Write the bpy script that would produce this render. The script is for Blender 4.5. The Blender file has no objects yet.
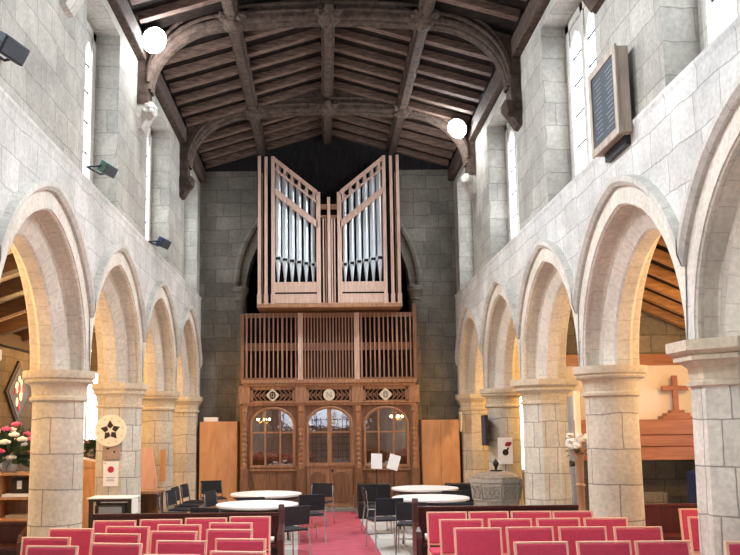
import bpy, bmesh, math, random
from mathutils import Vector, Matrix
random.seed(7)
PI = math.pi
D_ = math.radians
C = bpy.context.scene.collection
S = bpy.context.scene

# ------------------------------------------------------------------ camera, world, exposure
cd = bpy.data.cameras.new('camera'); cam = bpy.data.objects.new('camera', cd); C.objects.link(cam)
cd.sensor_width = 36; cd.lens = 814 / 740 * 36; cd.shift_x = 48 / 740; cd.shift_y = 48 / 740
cd.clip_start = .05; cd.clip_end = 200
cam.matrix_world = Matrix.Translation((-.15, 0, 1.87)) @ Matrix.Rotation(math.radians(97), 4, 'X') @ Matrix.Rotation(math.radians(-.5), 4, 'Z')
S.camera = cam
S.view_settings.view_transform = 'Standard'; S.view_settings.look = 'None'; S.view_settings.gamma = 1
S.view_settings.use_curve_mapping = False
S.view_settings.exposure = 0.58
W = bpy.data.worlds.new('world'); S.world = W; W.use_nodes = True
W.node_tree.nodes['Background'].inputs[0].default_value = (.75, .85, 1, 1)
W.node_tree.nodes['Background'].inputs[1].default_value = 1.0
WIN_E = 4.0       # daylight seen in the clerestory glass
EAST_E = 2.6      # daylight in the big east window behind the camera
AISLE_FILL_E = 2.2     # glow of the unseen aisle side windows, added to light the arches
AISLE_W = 140      # warm aisle pendants
FLOOD_W = 620     # nave floodlights, the seen ones and the added unseen pairs

def light(name, kind, loc, energy, color, parent=None, **kw):
    d = bpy.data.lights.new(name, kind); d.energy = energy; d.color = color
    for k, v in kw.items(): setattr(d, k, v)
    o = bpy.data.objects.new(name, d); C.objects.link(o); o.location = loc
    if parent: o.parent = parent
    return o

# ------------------------------------------------------------------ materials
def lin(c):
    f = lambda v: (v / 12.92 if v <= .04045 else ((v + .055) / 1.055) ** 2.4)
    return tuple(f(v / 255) for v in c) + (1,)
def newmat(name):
    m = bpy.data.materials.new(name); m.use_nodes = True
    nt = m.node_tree; b = nt.nodes['Principled BSDF']
    return m, nt, b
def N(nt, t, **kw):
    n = nt.nodes.new(t)
    for k, v in kw.items(): setattr(n, k, v)
    return n
def mat_plain(name, col, rough=.6, metal=0, var=.12, scale=9, bump=0):
    m, nt, b = newmat(name)
    tc = N(nt, 'ShaderNodeTexCoord'); no = N(nt, 'ShaderNodeTexNoise'); no.inputs['Scale'].default_value = scale; no.inputs['Detail'].default_value = 5
    nt.links.new(tc.outputs['Object'], no.inputs['Vector'])
    mr = N(nt, 'ShaderNodeMapRange'); mr.inputs[1].default_value = .3; mr.inputs[2].default_value = .7; mr.inputs[3].default_value = 1 - var; mr.inputs[4].default_value = 1 + var
    nt.links.new(no.outputs[0], mr.inputs[0])
    mx = N(nt, 'ShaderNodeMix', data_type='RGBA', blend_type='MULTIPLY'); mx.inputs[0].default_value = 1
    mx.inputs[6].default_value = lin(col); nt.links.new(mr.outputs[0], mx.inputs[7])
    nt.links.new(mx.outputs[2], b.inputs['Base Color'])
    b.inputs['Roughness'].default_value = rough; b.inputs['Metallic'].default_value = metal
    if bump:
        bp = N(nt, 'ShaderNodeBump'); bp.inputs['Strength'].default_value = bump; bp.inputs['Distance'].default_value = .01
        nt.links.new(no.outputs[0], bp.inputs['Height']); nt.links.new(bp.outputs[0], b.inputs['Normal'])
    return m
def mat_stone(name, c1, c2, mortar, bw, bh, joint=.011, stain=.35, bump=.5, offset=.5, wob=.03):
    m, nt, b = newmat(name)
    uv = N(nt, 'ShaderNodeUVMap'); tc = N(nt, 'ShaderNodeTexCoord')
    nd = N(nt, 'ShaderNodeTexNoise'); nd.inputs['Scale'].default_value = 2.2; nd.inputs['Detail'].default_value = 3
    nt.links.new(uv.outputs[0], nd.inputs['Vector'])
    sb = N(nt, 'ShaderNodeVectorMath', operation='SUBTRACT'); sb.inputs[1].default_value = (.5, .5, .5)
    nt.links.new(nd.outputs['Color'], sb.inputs[0])
    sc = N(nt, 'ShaderNodeVectorMath', operation='SCALE'); sc.inputs['Scale'].default_value = wob * 2
    nt.links.new(sb.outputs[0], sc.inputs[0])
    ad = N(nt, 'ShaderNodeVectorMath', operation='ADD'); nt.links.new(uv.outputs[0], ad.inputs[0]); nt.links.new(sc.outputs[0], ad.inputs[1])
    br = N(nt, 'ShaderNodeTexBrick'); br.offset = offset; br.squash = .7; br.squash_frequency = 3
    nt.links.new(ad.outputs[0], br.inputs['Vector'])
    br.inputs['Color1'].default_value = lin(c1); br.inputs['Color2'].default_value = lin(c2); br.inputs['Mortar'].default_value = lin(mortar)
    br.inputs['Scale'].default_value = 1; br.inputs['Mortar Size'].default_value = joint; br.inputs['Mortar Smooth'].default_value = .35
    br.inputs['Brick Width'].default_value = bw; br.inputs['Row Height'].default_value = bh
    n1 = N(nt, 'ShaderNodeTexNoise'); n1.inputs['Scale'].default_value = 1.3; n1.inputs['Detail'].default_value = 8; n1.inputs['Roughness'].default_value = .65
    nt.links.new(tc.outputs['Object'], n1.inputs['Vector'])
    r1 = N(nt, 'ShaderNodeMapRange'); r1.inputs[1].default_value = .32; r1.inputs[2].default_value = .68; r1.inputs[3].default_value = 1 - stain; r1.inputs[4].default_value = 1 + stain * .6
    nt.links.new(n1.outputs[0], r1.inputs[0])
    n2 = N(nt, 'ShaderNodeTexNoise'); n2.inputs['Scale'].default_value = 22; n2.inputs['Detail'].default_value = 6
    nt.links.new(tc.outputs['Object'], n2.inputs['Vector'])
    r2 = N(nt, 'ShaderNodeMapRange'); r2.inputs[1].default_value = .3; r2.inputs[2].default_value = .7; r2.inputs[3].default_value = .86; r2.inputs[4].default_value = 1.12
    nt.links.new(n2.outputs[0], r2.inputs[0])
    mm = N(nt, 'ShaderNodeMath', operation='MULTIPLY'); nt.links.new(r1.outputs[0], mm.inputs[0]); nt.links.new(r2.outputs[0], mm.inputs[1])
    mx = N(nt, 'ShaderNodeMix', data_type='RGBA', blend_type='MULTIPLY'); mx.inputs[0].default_value = 1
    nt.links.new(br.outputs['Color'], mx.inputs[6]); nt.links.new(mm.outputs[0], mx.inputs[7])
    nt.links.new(mx.outputs[2], b.inputs['Base Color']); b.inputs['Roughness'].default_value = .88
    b.inputs['Specular IOR Level'].default_value = .25
    iv = N(nt, 'ShaderNodeMath', operation='MULTIPLY_ADD'); iv.inputs[1].default_value = -1; nt.links.new(br.outputs['Fac'], iv.inputs[0]); nt.links.new(n2.outputs[0], iv.inputs[2])
    bp = N(nt, 'ShaderNodeBump'); bp.inputs['Strength'].default_value = bump; bp.inputs['Distance'].default_value = .012
    nt.links.new(iv.outputs[0], bp.inputs['Height']); nt.links.new(bp.outputs[0], b.inputs['Normal'])
    return m
def mat_wood(name, c1, c2, rough=.5, sx=(6, 6, .8), bump=.15, spec=.4):
    m, nt, b = newmat(name)
    tc = N(nt, 'ShaderNodeTexCoord'); mp = N(nt, 'ShaderNodeMapping'); mp.inputs['Scale'].default_value = sx
    nt.links.new(tc.outputs['Object'], mp.inputs[0])
    no = N(nt, 'ShaderNodeTexNoise'); no.inputs['Scale'].default_value = 3.5; no.inputs['Detail'].default_value = 7; no.inputs['Distortion'].default_value = .6
    nt.links.new(mp.outputs[0], no.inputs['Vector'])
    cr = N(nt, 'ShaderNodeValToRGB'); cr.color_ramp.elements[0].position = .3; cr.color_ramp.elements[1].position = .7
    cr.color_ramp.elements[0].color = lin(c1); cr.color_ramp.elements[1].color = lin(c2)
    nt.links.new(no.outputs[0], cr.inputs[0]); nt.links.new(cr.outputs[0], b.inputs['Base Color'])
    b.inputs['Roughness'].default_value = rough; b.inputs['Specular IOR Level'].default_value = spec
    bp = N(nt, 'ShaderNodeBump'); bp.inputs['Strength'].default_value = bump; bp.inputs['Distance'].default_value = .004
    nt.links.new(no.outputs[0], bp.inputs['Height']); nt.links.new(bp.outputs[0], b.inputs['Normal'])
    return m
def mat_emit(name, col, e):
    m, nt, b = newmat(name)
    b.inputs['Base Color'].default_value = (.5, .5, .5, 1)
    b.inputs['Emission Color'].default_value = col; b.inputs['Emission Strength'].default_value = e
    return m
def mat_daylight_glass(name, e, tints=((.93, .97, 1), (.75, .84, .95)), scale=5):
    """old leaded glass with the day behind it: uneven pale quarries"""
    m, nt, b = newmat(name)
    tc = N(nt, 'ShaderNodeTexCoord'); vo = N(nt, 'ShaderNodeTexVoronoi'); vo.inputs['Scale'].default_value = scale
    nt.links.new(tc.outputs['Object'], vo.inputs['Vector'])
    cr = N(nt, 'ShaderNodeValToRGB')
    el = cr.color_ramp.elements
    el[0].color = tints[0] + (1,); el[1].color = tints[-1] + (1,)
    for i, t in enumerate(tints[1:-1]): x = el.new((i + 1) / (len(tints) - 1)); x.color = t + (1,)
    sp = N(nt, 'ShaderNodeSeparateColor'); nt.links.new(vo.outputs['Color'], sp.inputs[0]); nt.links.new(sp.outputs[0], cr.inputs[0])
    nt.links.new(cr.outputs[0], b.inputs['Emission Color']); b.inputs['Emission Strength'].default_value = e
    b.inputs['Base Color'].default_value = (.3, .3, .3, 1); b.inputs['Roughness'].default_value = .2
    return m
def mat_pane(name):
    m, nt, b = newmat(name)
    out = nt.nodes['Material Output']
    t = N(nt, 'ShaderNodeBsdfTransparent'); t.inputs[0].default_value = (.7, .7, .68, 1)
    g = N(nt, 'ShaderNodeBsdfGlossy'); g.inputs['Roughness'].default_value = .015
    tc = N(nt, 'ShaderNodeTexCoord'); no = N(nt, 'ShaderNodeTexNoise'); no.inputs['Scale'].default_value = 7
    nt.links.new(tc.outputs['Object'], no.inputs['Vector'])
    bp = N(nt, 'ShaderNodeBump'); bp.inputs['Strength'].default_value = .05; bp.inputs['Distance'].default_value = .02
    nt.links.new(no.outputs[0], bp.inputs['Height']); nt.links.new(bp.outputs[0], g.inputs['Normal'])
    mx = N(nt, 'ShaderNodeMixShader'); mx.inputs[0].default_value = .24
    nt.links.new(t.outputs[0], mx.inputs[1]); nt.links.new(g.outputs[0], mx.inputs[2]); nt.links.new(mx.outputs[0], out.inputs[0])
    return m

M = {}
M['wall'] = mat_stone('ashlar_grey', (200, 197, 192), (185, 182, 177), (166, 163, 158), .62, .34, joint=.008, stain=.3, bump=.3, wob=.06)
M['wall_r'] = mat_stone('ashlar_pale', (206, 204, 200), (190, 188, 184), (160, 158, 154), .66, .36, joint=.008, stain=.25, bump=.3, wob=.05)
M['cler'] = mat_stone('clerestory_ashlar', (176, 171, 162), (157, 153, 145), (138, 134, 127), .62, .34, joint=.008, stain=.32, bump=.3, wob=.06)  # set darker than the lower stone; its colour dims the over-bright upper walls
M['vous'] = mat_stone('voussoir_stone', (214, 206, 194), (204, 196, 184), (184, 176, 164), .34, .6, joint=.006, stain=.15, offset=0, bump=.3)
M['hood'] = mat_stone('hood_stone', (200, 196, 188), (186, 181, 173), (160, 154, 146), .6, .5, joint=.006, stain=.25, offset=0, bump=.3)
M['pier'] = mat_stone('pier_stone', (212, 201, 184), (196, 186, 169), (150, 141, 130), .74, .42, joint=.009, stain=.25, bump=.35)
M['pier_oct'] = mat_stone('pier_stone_octagon', (216, 210, 198), (200, 194, 182), (152, 145, 136), .30, .40, joint=.008, stain=.25, bump=.35)
M['cap'] = mat_stone('capital_stone', (204, 190, 168), (190, 176, 156), (190, 176, 156), 5, 5, joint=.0, stain=.2)
M['west'] = mat_stone('west_wall_stone', (124, 119, 110), (104, 100, 92), (92, 88, 82), .6, .33, joint=.010, wob=.05)
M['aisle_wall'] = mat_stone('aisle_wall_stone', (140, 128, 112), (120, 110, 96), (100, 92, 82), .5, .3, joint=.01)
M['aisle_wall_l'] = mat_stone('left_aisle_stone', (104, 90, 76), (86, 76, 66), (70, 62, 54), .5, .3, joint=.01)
M['floor'] = mat_stone('floor_flags', (205, 203, 198), (186, 184, 180), (140, 138, 134), .75, .6, joint=.012, stain=.15, bump=.2, wob=.0)
M['roof'] = mat_wood('roof_timber', (54, 44, 39), (92, 77, 68), .75, (3, 3, 3), .4, .2)
M['rafter'] = mat_wood('rafter_timber', (70, 54, 47), (120, 98, 87), .75, (1, 6, 6), .4, .2)
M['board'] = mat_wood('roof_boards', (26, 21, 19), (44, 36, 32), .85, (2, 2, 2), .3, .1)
M['gable'] = mat_wood('gable_shade', (26, 24, 26), (40, 38, 40), .85, (6, 1, 1), .3, .1)  # near-black tone stands for the shadow at the roof end
M['oak'] = mat_wood('screen_oak', (142, 102, 76), (182, 138, 106), .45)
M['oak_d'] = mat_wood('screen_oak_panel', (114, 80, 60), (146, 106, 80), .5)
M['oak_l'] = mat_wood('organ_light_oak', (186, 152, 134), (214, 184, 168), .5)
M['slat'] = mat_wood('slat_oak', (140, 102, 84), (176, 136, 116), .5)
M['ply'] = mat_wood('orange_veneer', (192, 138, 96), (216, 164, 122), .4, (2, 2, .5), .05)
M['pine'] = mat_wood('pine', (186, 132, 86), (212, 162, 114), .5)
M['pew'] = mat_wood('dark_pew_wood', (50, 20, 18), (78, 34, 28), .35)
M['aisle_pew'] = mat_wood('maroon_boards', (72, 22, 22), (96, 34, 30), .45)
M['beech'] = mat_wood('beech_frame', (224, 172, 148), (240, 194, 170), .45)
M['fascia'] = mat_wood('orange_fascia', (150, 90, 60), (178, 114, 80), .4, (.6, 4, 6), .08)
M['red'] = mat_plain('red_upholstery', (192, 62, 88), .75, var=.1, scale=30)
M['carpet'] = mat_plain('red_carpet', (182, 80, 96), .95, var=.16, scale=5, bump=.2)
M['black'] = mat_plain('black_plastic', (30, 31, 36), .45, var=.1)
M['blackfab'] = mat_plain('black_fabric', (34, 36, 44), .8, var=.2)
M['chrome'] = mat_plain('chrome', (200, 200, 205), .25, 1, .05)
M['pipe'] = mat_plain('pipe_tin', (205, 210, 214), .38, .85, .08, 3)
M['white'] = mat_plain('white_laminate', (240, 240, 240), .4, 0, .03)
M['paper'] = mat_plain('paper', (238, 238, 240), .8, 0, .03)
M['cloth'] = mat_plain('white_cloth', (232, 230, 226), .9, 0, .05)
M['plaster'] = mat_plain('white_plaster', (236, 222, 204), .9, 0, .04, 3)
M['cream'] = mat_plain('cream_plaster', (222, 206, 180), .9, 0, .06, 3)
M['cream_wood'] = mat_plain('cream_disc', (238, 228, 208), .6, 0, .05)
M['roundel'] = mat_plain('cream_roundel', (226, 214, 190), .6, 0, .04)
M['ink'] = mat_plain('dark_ink', (44, 34, 34), .7, 0, .05)
M['redink'] = mat_plain('red_ink', (178, 44, 66), .7, 0, .05)
M['slate'] = mat_plain('slate_panel', (46, 54, 62), .55, 0, .1)
M['slate_l'] = mat_plain('faded_gold_lines', (116, 124, 132), .6, 0, .1)
M['boardframe'] = mat_wood('weathered_frame', (148, 134, 120), (180, 166, 152), .6)
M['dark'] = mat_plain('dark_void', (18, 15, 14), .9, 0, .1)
M['leaf'] = mat_plain('leaf_green', (58, 78, 46), .7, 0, .3, 20)
M['petal_w'] = mat_plain('white_petals', (240, 232, 222), .8, 0, .06, 40)
M['petal_p'] = mat_plain('pink_petals', (206, 84, 128), .8, 0, .15, 40)
M['vase'] = mat_plain('grey_vase', (150, 150, 150), .3, 0, .05)
M['blue'] = mat_plain('navy_cloth', (34, 44, 84), .8, 0, .15)
M['grey'] = mat_plain('grey_metal', (150, 154, 162), .4, .5, .06)
M['green'] = mat_plain('green_enamel', (84, 118, 104), .4, .2, .1)
M['bluegrey'] = mat_plain('slate_blue_enamel', (58, 72, 98), .4, .2, .1)
M['darkmetal'] = mat_plain('dark_metal', (44, 48, 54), .4, .4, .1)
M['taupe'] = mat_plain('taupe_board', (164, 142, 126), .7, 0, .08)
M['font'] = mat_stone('font_stone', (186, 178, 168), (166, 158, 148), (166, 158, 148), 4, 4, joint=0, stain=.3)
M['font_wood'] = mat_wood('font_lid', (128, 112, 98), (160, 142, 126), .6)
M['candle'] = mat_plain('candle_wax', (244, 226, 190), .5, 0, .03)
M['gold'] = mat_plain('gold_braid', (206, 164, 84), .5, .2, .1)
M['hatch'] = mat_plain('hatchment_ground', (60, 52, 50), .6, 0, .2, 8)
M['pane'] = mat_pane('screen_glass')
M['day'] = mat_daylight_glass('clerestory_glass', WIN_E)
M['day_w'] = mat_daylight_glass('west_aisle_glass', 5, ((1, 1, 1), (.92, .96, 1)))
M['aisle_fill'] = mat_daylight_glass('aisle_fill_glass', AISLE_FILL_E)  # glowing panes of the added aisle windows
M['east'] = mat_daylight_glass('east_window_glass', EAST_E, ((.85, .92, 1), (.55, .7, .95), (1, .98, .95), (.3, .42, .7), (1, .95, .85), (.15, .17, .22)), 2.6)
M['lead'] = mat_plain('lead_bars', (60, 62, 66), .6, .3, .05)
M['bulb'] = mat_emit('warm_bulb', (1, .72, .38, 1), 30)
M['flood'] = mat_emit('floodlight_glass', (.93, .97, 1, 1), 60)
M['mat_grey'] = mat_plain('grey_doormat', (120, 116, 112), .95, 0, .15, 20)

# ------------------------------------------------------------------ mesh helpers
class MB:
    def __init__(s): s.bm = bmesh.new(); s.uv = s.bm.loops.layers.uv.new('UVMap'); s.done = set(); s.keep = s.bm.faces.layers.int.new('keep')
    def face(s, pts, uvs=None):
        vs = [s.bm.verts.new(p) for p in pts]
        f = s.bm.faces.new(vs)
        if uvs:
            f[s.keep] = 1
            for l, u in zip(f.loops, uvs): l[s.uv].uv = u
        return f
    def box(s, x0, x1, y0, y1, z0, z1, rot=None, piv=None):
        p = [Vector((x, y, z)) for x in (x0, x1) for y in (y0, y1) for z in (z0, z1)]
        if rot is not None:
            pv = Vector(piv) if piv else Vector(((x0 + x1) / 2, (y0 + y1) / 2, (z0 + z1) / 2))
            p = [rot @ (q - pv) + pv for q in p]
        v = [s.bm.verts.new(q) for q in p]
        for a in ((0, 1, 3, 2), (4, 6, 7, 5), (0, 4, 5, 1), (2, 3, 7, 6), (0, 2, 6, 4), (1, 5, 7, 3)): s.bm.faces.new([v[i] for i in a])
        return s
    def bar(s, a, b, w, h, up=(0, 0, 1)):
        a, b = Vector(a), Vector(b); d = (b - a).normalized(); u = Vector(up); r = d.cross(u)
        if r.length < 1e-4: r = d.cross(Vector((0, 1, 0)))
        r.normalize(); u = r.cross(d)
        v = [s.bm.verts.new(q + r * (i * w / 2) + u * (j * h / 2)) for q in (a, b) for i in (-1, 1) for j in (-1, 1)]
        for q in ((0, 1, 3, 2), (4, 6, 7, 5), (0, 4, 5, 1), (2, 3, 7, 6), (0, 2, 6, 4), (1, 5, 7, 3)): s.bm.faces.new([v[i] for i in q])
        return s
    def prism(s, poly, axis, a, b):
        """poly of 2D points extruded along axis 'x' (pts y,z), 'y' (pts x,z) or 'z' (pts x,y)"""
        mk = {'x': lambda p, t: (t, p[0], p[1]), 'y': lambda p, t: (p[0], t, p[1]), 'z': lambda p, t: (p[0], p[1], t)}[axis]
        A = [s.bm.verts.new(mk(p, a)) for p in poly]; B = [s.bm.verts.new(mk(p, b)) for p in poly]
        n = len(poly)
        s.bm.faces.new(A); s.bm.faces.new(B[::-1])
        for i in range(n): s.bm.faces.new((A[i], B[i], B[(i + 1) % n], A[(i + 1) % n]))
        return s
    def lathe(s, prof, seg=24, c=(0, 0, 0), a0=0, cap=True, sx=1, sy=1):
        """prof: list of (r, z), axis z through c"""
        rings = []
        for r, z in prof:
            rings.append([s.bm.verts.new((c[0] + sx * r * math.cos(a0 + 2 * PI * k / seg), c[1] + sy * r * math.sin(a0 + 2 * PI * k / seg), c[2] + z)) for k in range(seg)])
        rm = max(p[0] for p in prof); L = 0
        for i in range(len(rings) - 1):
            L2 = L + math.hypot(prof[i + 1][0] - prof[i][0], prof[i + 1][1] - prof[i][1])
            for k in range(seg):
                k2 = (k + 1) % seg
                f = s.bm.faces.new((rings[i][k], rings[i][k2], rings[i + 1][k2], rings[i + 1][k]))
                f[s.keep] = 1; u0, u1 = 2 * PI * rm * k / seg, 2 * PI * rm * (k + 1) / seg
                for l, q in zip(f.loops, ((u0, L), (u1, L), (u1, L2), (u0, L2))): l[s.uv].uv = q
            L = L2
        if cap: s.bm.faces.new(rings[0][::-1]); s.bm.faces.new(rings[-1])
        return s
    def tube(s, pts, r, seg=8, closed=False):
        P = [Vector(p) for p in pts]; n = len(P); rings = []
        pr = None
        for i in range(n):
            if closed: d = P[(i + 1) % n] - P[i - 1]
            else: d = P[min(i + 1, n - 1)] - P[max(i - 1, 0)]
            d.normalize()
            if pr is None:
                pr = d.orthogonal().normalized()
            else:
                pr = (pr - d * pr.dot(d)); pr = pr.normalized() if pr.length > 1e-6 else d.orthogonal().normalized()
            q = d.cross(pr); rr = r[i] if isinstance(r, (list, tuple)) else r
            rings.append([s.bm.verts.new(P[i] + rr * (math.cos(2 * PI * k / seg) * pr + math.sin(2 * PI * k / seg) * q)) for k in range(seg)])
        for i in range(n if closed else n - 1):
            a, b = rings[i], rings[(i + 1) % n]
            for k in range(seg): s.bm.faces.new((a[k], a[(k + 1) % seg], b[(k + 1) % seg], b[k]))
        if not closed: s.bm.faces.new(rings[0][::-1]); s.bm.faces.new(rings[-1])
        return s
    def ball(s, c, r, seg=10, rings=7, sc=(1, 1, 1), jit=0):
        prof = []
        vs = []
        top = s.bm.verts.new((c[0], c[1], c[2] + r * sc[2])); bot = s.bm.verts.new((c[0], c[1], c[2] - r * sc[2]))
        for i in range(1, rings):
            t = PI * i / rings; row = []
            for k in range(seg):
                j = 1 + random.uniform(-jit, jit); a = 2 * PI * k / seg
                row.append(s.bm.verts.new((c[0] + r * j * sc[0] * math.sin(t) * math.cos(a), c[1] + r * j * sc[1] * math.sin(t) * math.sin(a), c[2] + r * j * sc[2] * math.cos(t))))
            vs.append(row)
        for k in range(seg):
            k2 = (k + 1) % seg
            s.bm.faces.new((top, vs[0][k], vs[0][k2])); s.bm.faces.new((bot, vs[-1][k2], vs[-1][k]))
            for i in range(len(vs) - 1): s.bm.faces.new((vs[i][k], vs[i + 1][k], vs[i + 1][k2], vs[i][k2]))
        return s
    def strip(s, A, B, ua=None, v0=0, v1=1):
        """quads between two polylines"""
        L = 0
        for i in range(len(A) - 1):
            d = (Vector(A[i + 1]) - Vector(A[i])).length if ua is None else ua[i + 1] - ua[i]
            pts = [A[i], A[i + 1], B[i + 1], B[i]]
            uvs = [(L, v0), (L + d, v0), (L + d, v1), (L, v1)]
            q = []; u = []
            for p, t in zip(pts, uvs):
                if not any((Vector(p) - Vector(z)).length < 1e-5 for z in q): q.append(p); u.append(t)
            if len(q) > 2: s.face(q, u)
            L += d
        return s
    def build(s, name, mat, parent=None, smooth=False, bevel=0, loc=None, weld=True):
        bm = s.bm
        if weld: bmesh.ops.remove_doubles(bm, verts=bm.verts, dist=1e-5)
        bmesh.ops.recalc_face_normals(bm, faces=bm.faces)
        for f in bm.faces:
            if f[s.keep]: continue
            n = f.normal
            ax = max(range(3), key=lambda i: abs(n[i]))
            for l in f.loops:
                p = l.vert.co
                l[s.uv].uv = (p.y, p.z) if ax == 0 else ((p.x, p.z) if ax == 1 else (p.x, p.y))
        me = bpy.data.meshes.new(name); bm.to_mesh(me); bm.free()
        me.materials.append(mat)
        o = bpy.data.objects.new(name, me); C.objects.link(o)
        if parent: o.parent = parent
        if loc: o.location = loc
        if smooth:
            for p in me.polygons: p.use_smooth = True
            try: me.set_sharp_from_angle(angle=math.radians(40))
            except Exception: pass
        if bevel:
            b = o.modifiers.new('bevel', 'BEVEL'); b.width = bevel; b.segments = 2; b.limit_method = 'ANGLE'
        return o

def B(*boxes):
    m = MB()
    for b in boxes: m.box(*b)
    return m
def tag(o, label, cat, group=None):
    o['label'] = label; o['category'] = cat
    if group: o['group'] = group
    return o
def thing(name, label, cat, loc=(0, 0, 0), rz=0, group=None):
    o = bpy.data.objects.new(name, None); C.objects.link(o); o.empty_display_size = .1
    o.location = loc; o.rotation_euler = (0, 0, rz)
    return tag(o, label, cat, group)
def struct(o):
    o['kind'] = 'structure'; return o
def dup(root, loc, rz, label, group=None, scale=None):
    r = root.copy(); C.objects.link(r); r.location = loc; r.rotation_euler = (0, 0, rz); r['label'] = label
    if group: r['group'] = group
    if scale: r.scale = scale
    for ch in list(root.children):
        c = ch.copy(); C.objects.link(c); c.parent = r
        for g in list(ch.children):
            d = g.copy(); C.objects.link(d); d.parent = c
    return r

# ================================================================== THE BUILDING
HW = 3.05; TH = .68; YE = 19.3; YB = -9.0
SPR = 2.56; A0 = 1.15; R0 = 1.367; CC = R0 - A0
PY = [1.0, 4.0, 7.0, 10.03, 13.05, 16.07, 19.08]
LEDGE = 4.93; TOP = 7.75
WSIDE = {-1: [(-2.6, -.6), (1.3, 3.3), (5.1, 7.1), (9.75, 11.4), (13.3, 15.35), (17.1, 18.9)], 1: [(-2.6, -.6), (1.3, 3.3), (5.1, 7.3), (9.1, 11.3), (13.0, 15.25), (16.9, 18.8)]}

fl = struct(B((-7.2, 7.2, YB, 23, -.2, 0)).build('floor', M['floor']))

def arch_curve(r, yc, sgn=1, nn=16, lim=1.495):
    """pointed arch from the near springer over the apex to the far one, (y, z) and arc length"""
    p0 = math.acos(min(1, (lim + CC) / r)) if r > lim + CC else 0
    pm = math.acos(CC / r)
    half = [(p0 + (pm - p0) * k / nn) for k in range(nn + 1)]
    right = [(-CC + r * math.cos(p), r * math.sin(p), r * p) for p in half]
    pts = [(yc - u, SPR + z, L) for u, z, L in right]
    tot = right[-1][2]
    pts += [(yc + u, SPR + z, 2 * tot - L) for u, z, L in right[-2::-1]]
    return pts

def build_wall(side):
    sg = -1 if side == 'left' else 1
    mw = M['wall'] if sg < 0 else M['wall_r']
    w = MB()
    x0 = sg * HW; x1 = sg * (HW + TH)
    ro = R0 + .28
    bays = [((PY[i] + PY[i + 1]) / 2) for i in range(len(PY) - 1)]
    # lower wall faces around the arches, both sides, and the tops
    for X in (x0, x1):
        for i, yc in enumerate(bays):
            cv = arch_curve(ro, yc)
            ya, yb = PY[i], PY[i + 1]
            line = [(ya, SPR)] + [(p[0], p[1]) for p in cv] + [(yb, SPR)]
            for (a, za), (b, zb) in zip(line, line[1:]):
                if abs(b - a) < 1e-6: continue
                w.face([(X, a, za), (X, b, zb), (X, b, LEDGE), (X, a, LEDGE)])
        w.face([(X, YB, 0), (X, PY[0], 0), (X, PY[0], LEDGE), (X, YB, LEDGE)])
        w.face([(X, PY[-1], SPR), (X, YE, SPR), (X, YE, LEDGE), (X, PY[-1], LEDGE)])
    w.face([(x0, PY[0], 0), (x1, PY[0], 0), (x1, PY[0], SPR), (x0, PY[0], SPR)])
    w.face([(x0, YB, LEDGE), (x0, YE, LEDGE), (x1, YE, LEDGE), (x1, YB, LEDGE)])
    wall = struct(w.build('wall_' + side, mw, weld=False)); w = MB()
    # clerestory: set back a little above the ledge
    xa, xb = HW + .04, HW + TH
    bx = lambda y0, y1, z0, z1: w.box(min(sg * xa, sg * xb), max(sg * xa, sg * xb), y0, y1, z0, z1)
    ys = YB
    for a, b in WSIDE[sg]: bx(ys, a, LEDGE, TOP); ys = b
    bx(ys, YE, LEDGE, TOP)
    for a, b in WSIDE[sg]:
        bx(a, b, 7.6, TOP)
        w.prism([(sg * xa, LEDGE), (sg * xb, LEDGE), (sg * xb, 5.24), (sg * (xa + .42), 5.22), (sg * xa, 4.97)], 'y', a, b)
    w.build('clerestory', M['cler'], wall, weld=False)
    # moulded arches: two chamfered orders swept round each opening
    for yc in bays:
        prof = [(.28, 0), (.262, .012), (.262, .04), (.278, .07), (.278, .19), (.255, .205), (.175, .205), (.155, .20), (.02, .285), (0, .31), (0, .46), (.05, .51), (.24, .51), (.265, .66), (.28, .68)]
        m = MB()
        for (ra, da), (rb, db) in zip(prof, prof[1:]):
            ca, cb = arch_curve(R0 + ra, yc), arch_curve(R0 + rb, yc)
            v = math.hypot(ra - rb, da - db)
            m.strip([(sg * (HW + da), p[0], p[1]) for p in ca], [(sg * (HW + db), p[0], p[1]) for p in cb], [p[2] for p in ca], .1, .1 + v)
        m.build('arch', M['vous'], wall, weld=False)
        m = MB()
        ri, rr = R0 + .28, R0 + .47
        ci, co = arch_curve(ri, yc), arch_curve(rr, yc)
        X = sg * (HW - .012)
        m.strip([(X, p[0], p[1]) for p in ci], [(X, p[0], p[1]) for p in co], [p[2] for p in ci], .1, .3)
        m.strip([(X, p[0], p[1]) for p in ci], [(sg * HW, p[0], p[1]) for p in ci], [p[2] for p in ci], .1, .12)
        m.build('voussoirs', M['vous'], wall, weld=False)
        m = MB()
        hp = [(R0 + .47, 0), (R0 + .47, .05), (R0 + .51, .085), (R0 + .565, .085), (R0 + .58, .0)]
        for (ra, da), (rb, db) in zip(hp, hp[1:]):
            ca, cb = arch_curve(ra, yc), arch_curve(rb, yc)
            m.strip([(sg * (HW - da), p[0], p[1]) for p in ca], [(sg * (HW - db), p[0], p[1]) for p in cb], [p[2] for p in ca], .1, .2)
        m.build('hood_mould', M['hood'], wall, weld=False)
    # ledge string
    m = MB(); m.prism([(sg * (HW + .05), LEDGE + .03), (sg * (HW - .015), LEDGE + .005), (sg * (HW - .015), LEDGE - .03), (sg * (HW + .01), LEDGE - .10)], 'y', YB, YE)
    m.build('string_course', mw, wall)
    return wall
wall_l = build_wall('left'); wall_r = build_wall('right')

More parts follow.
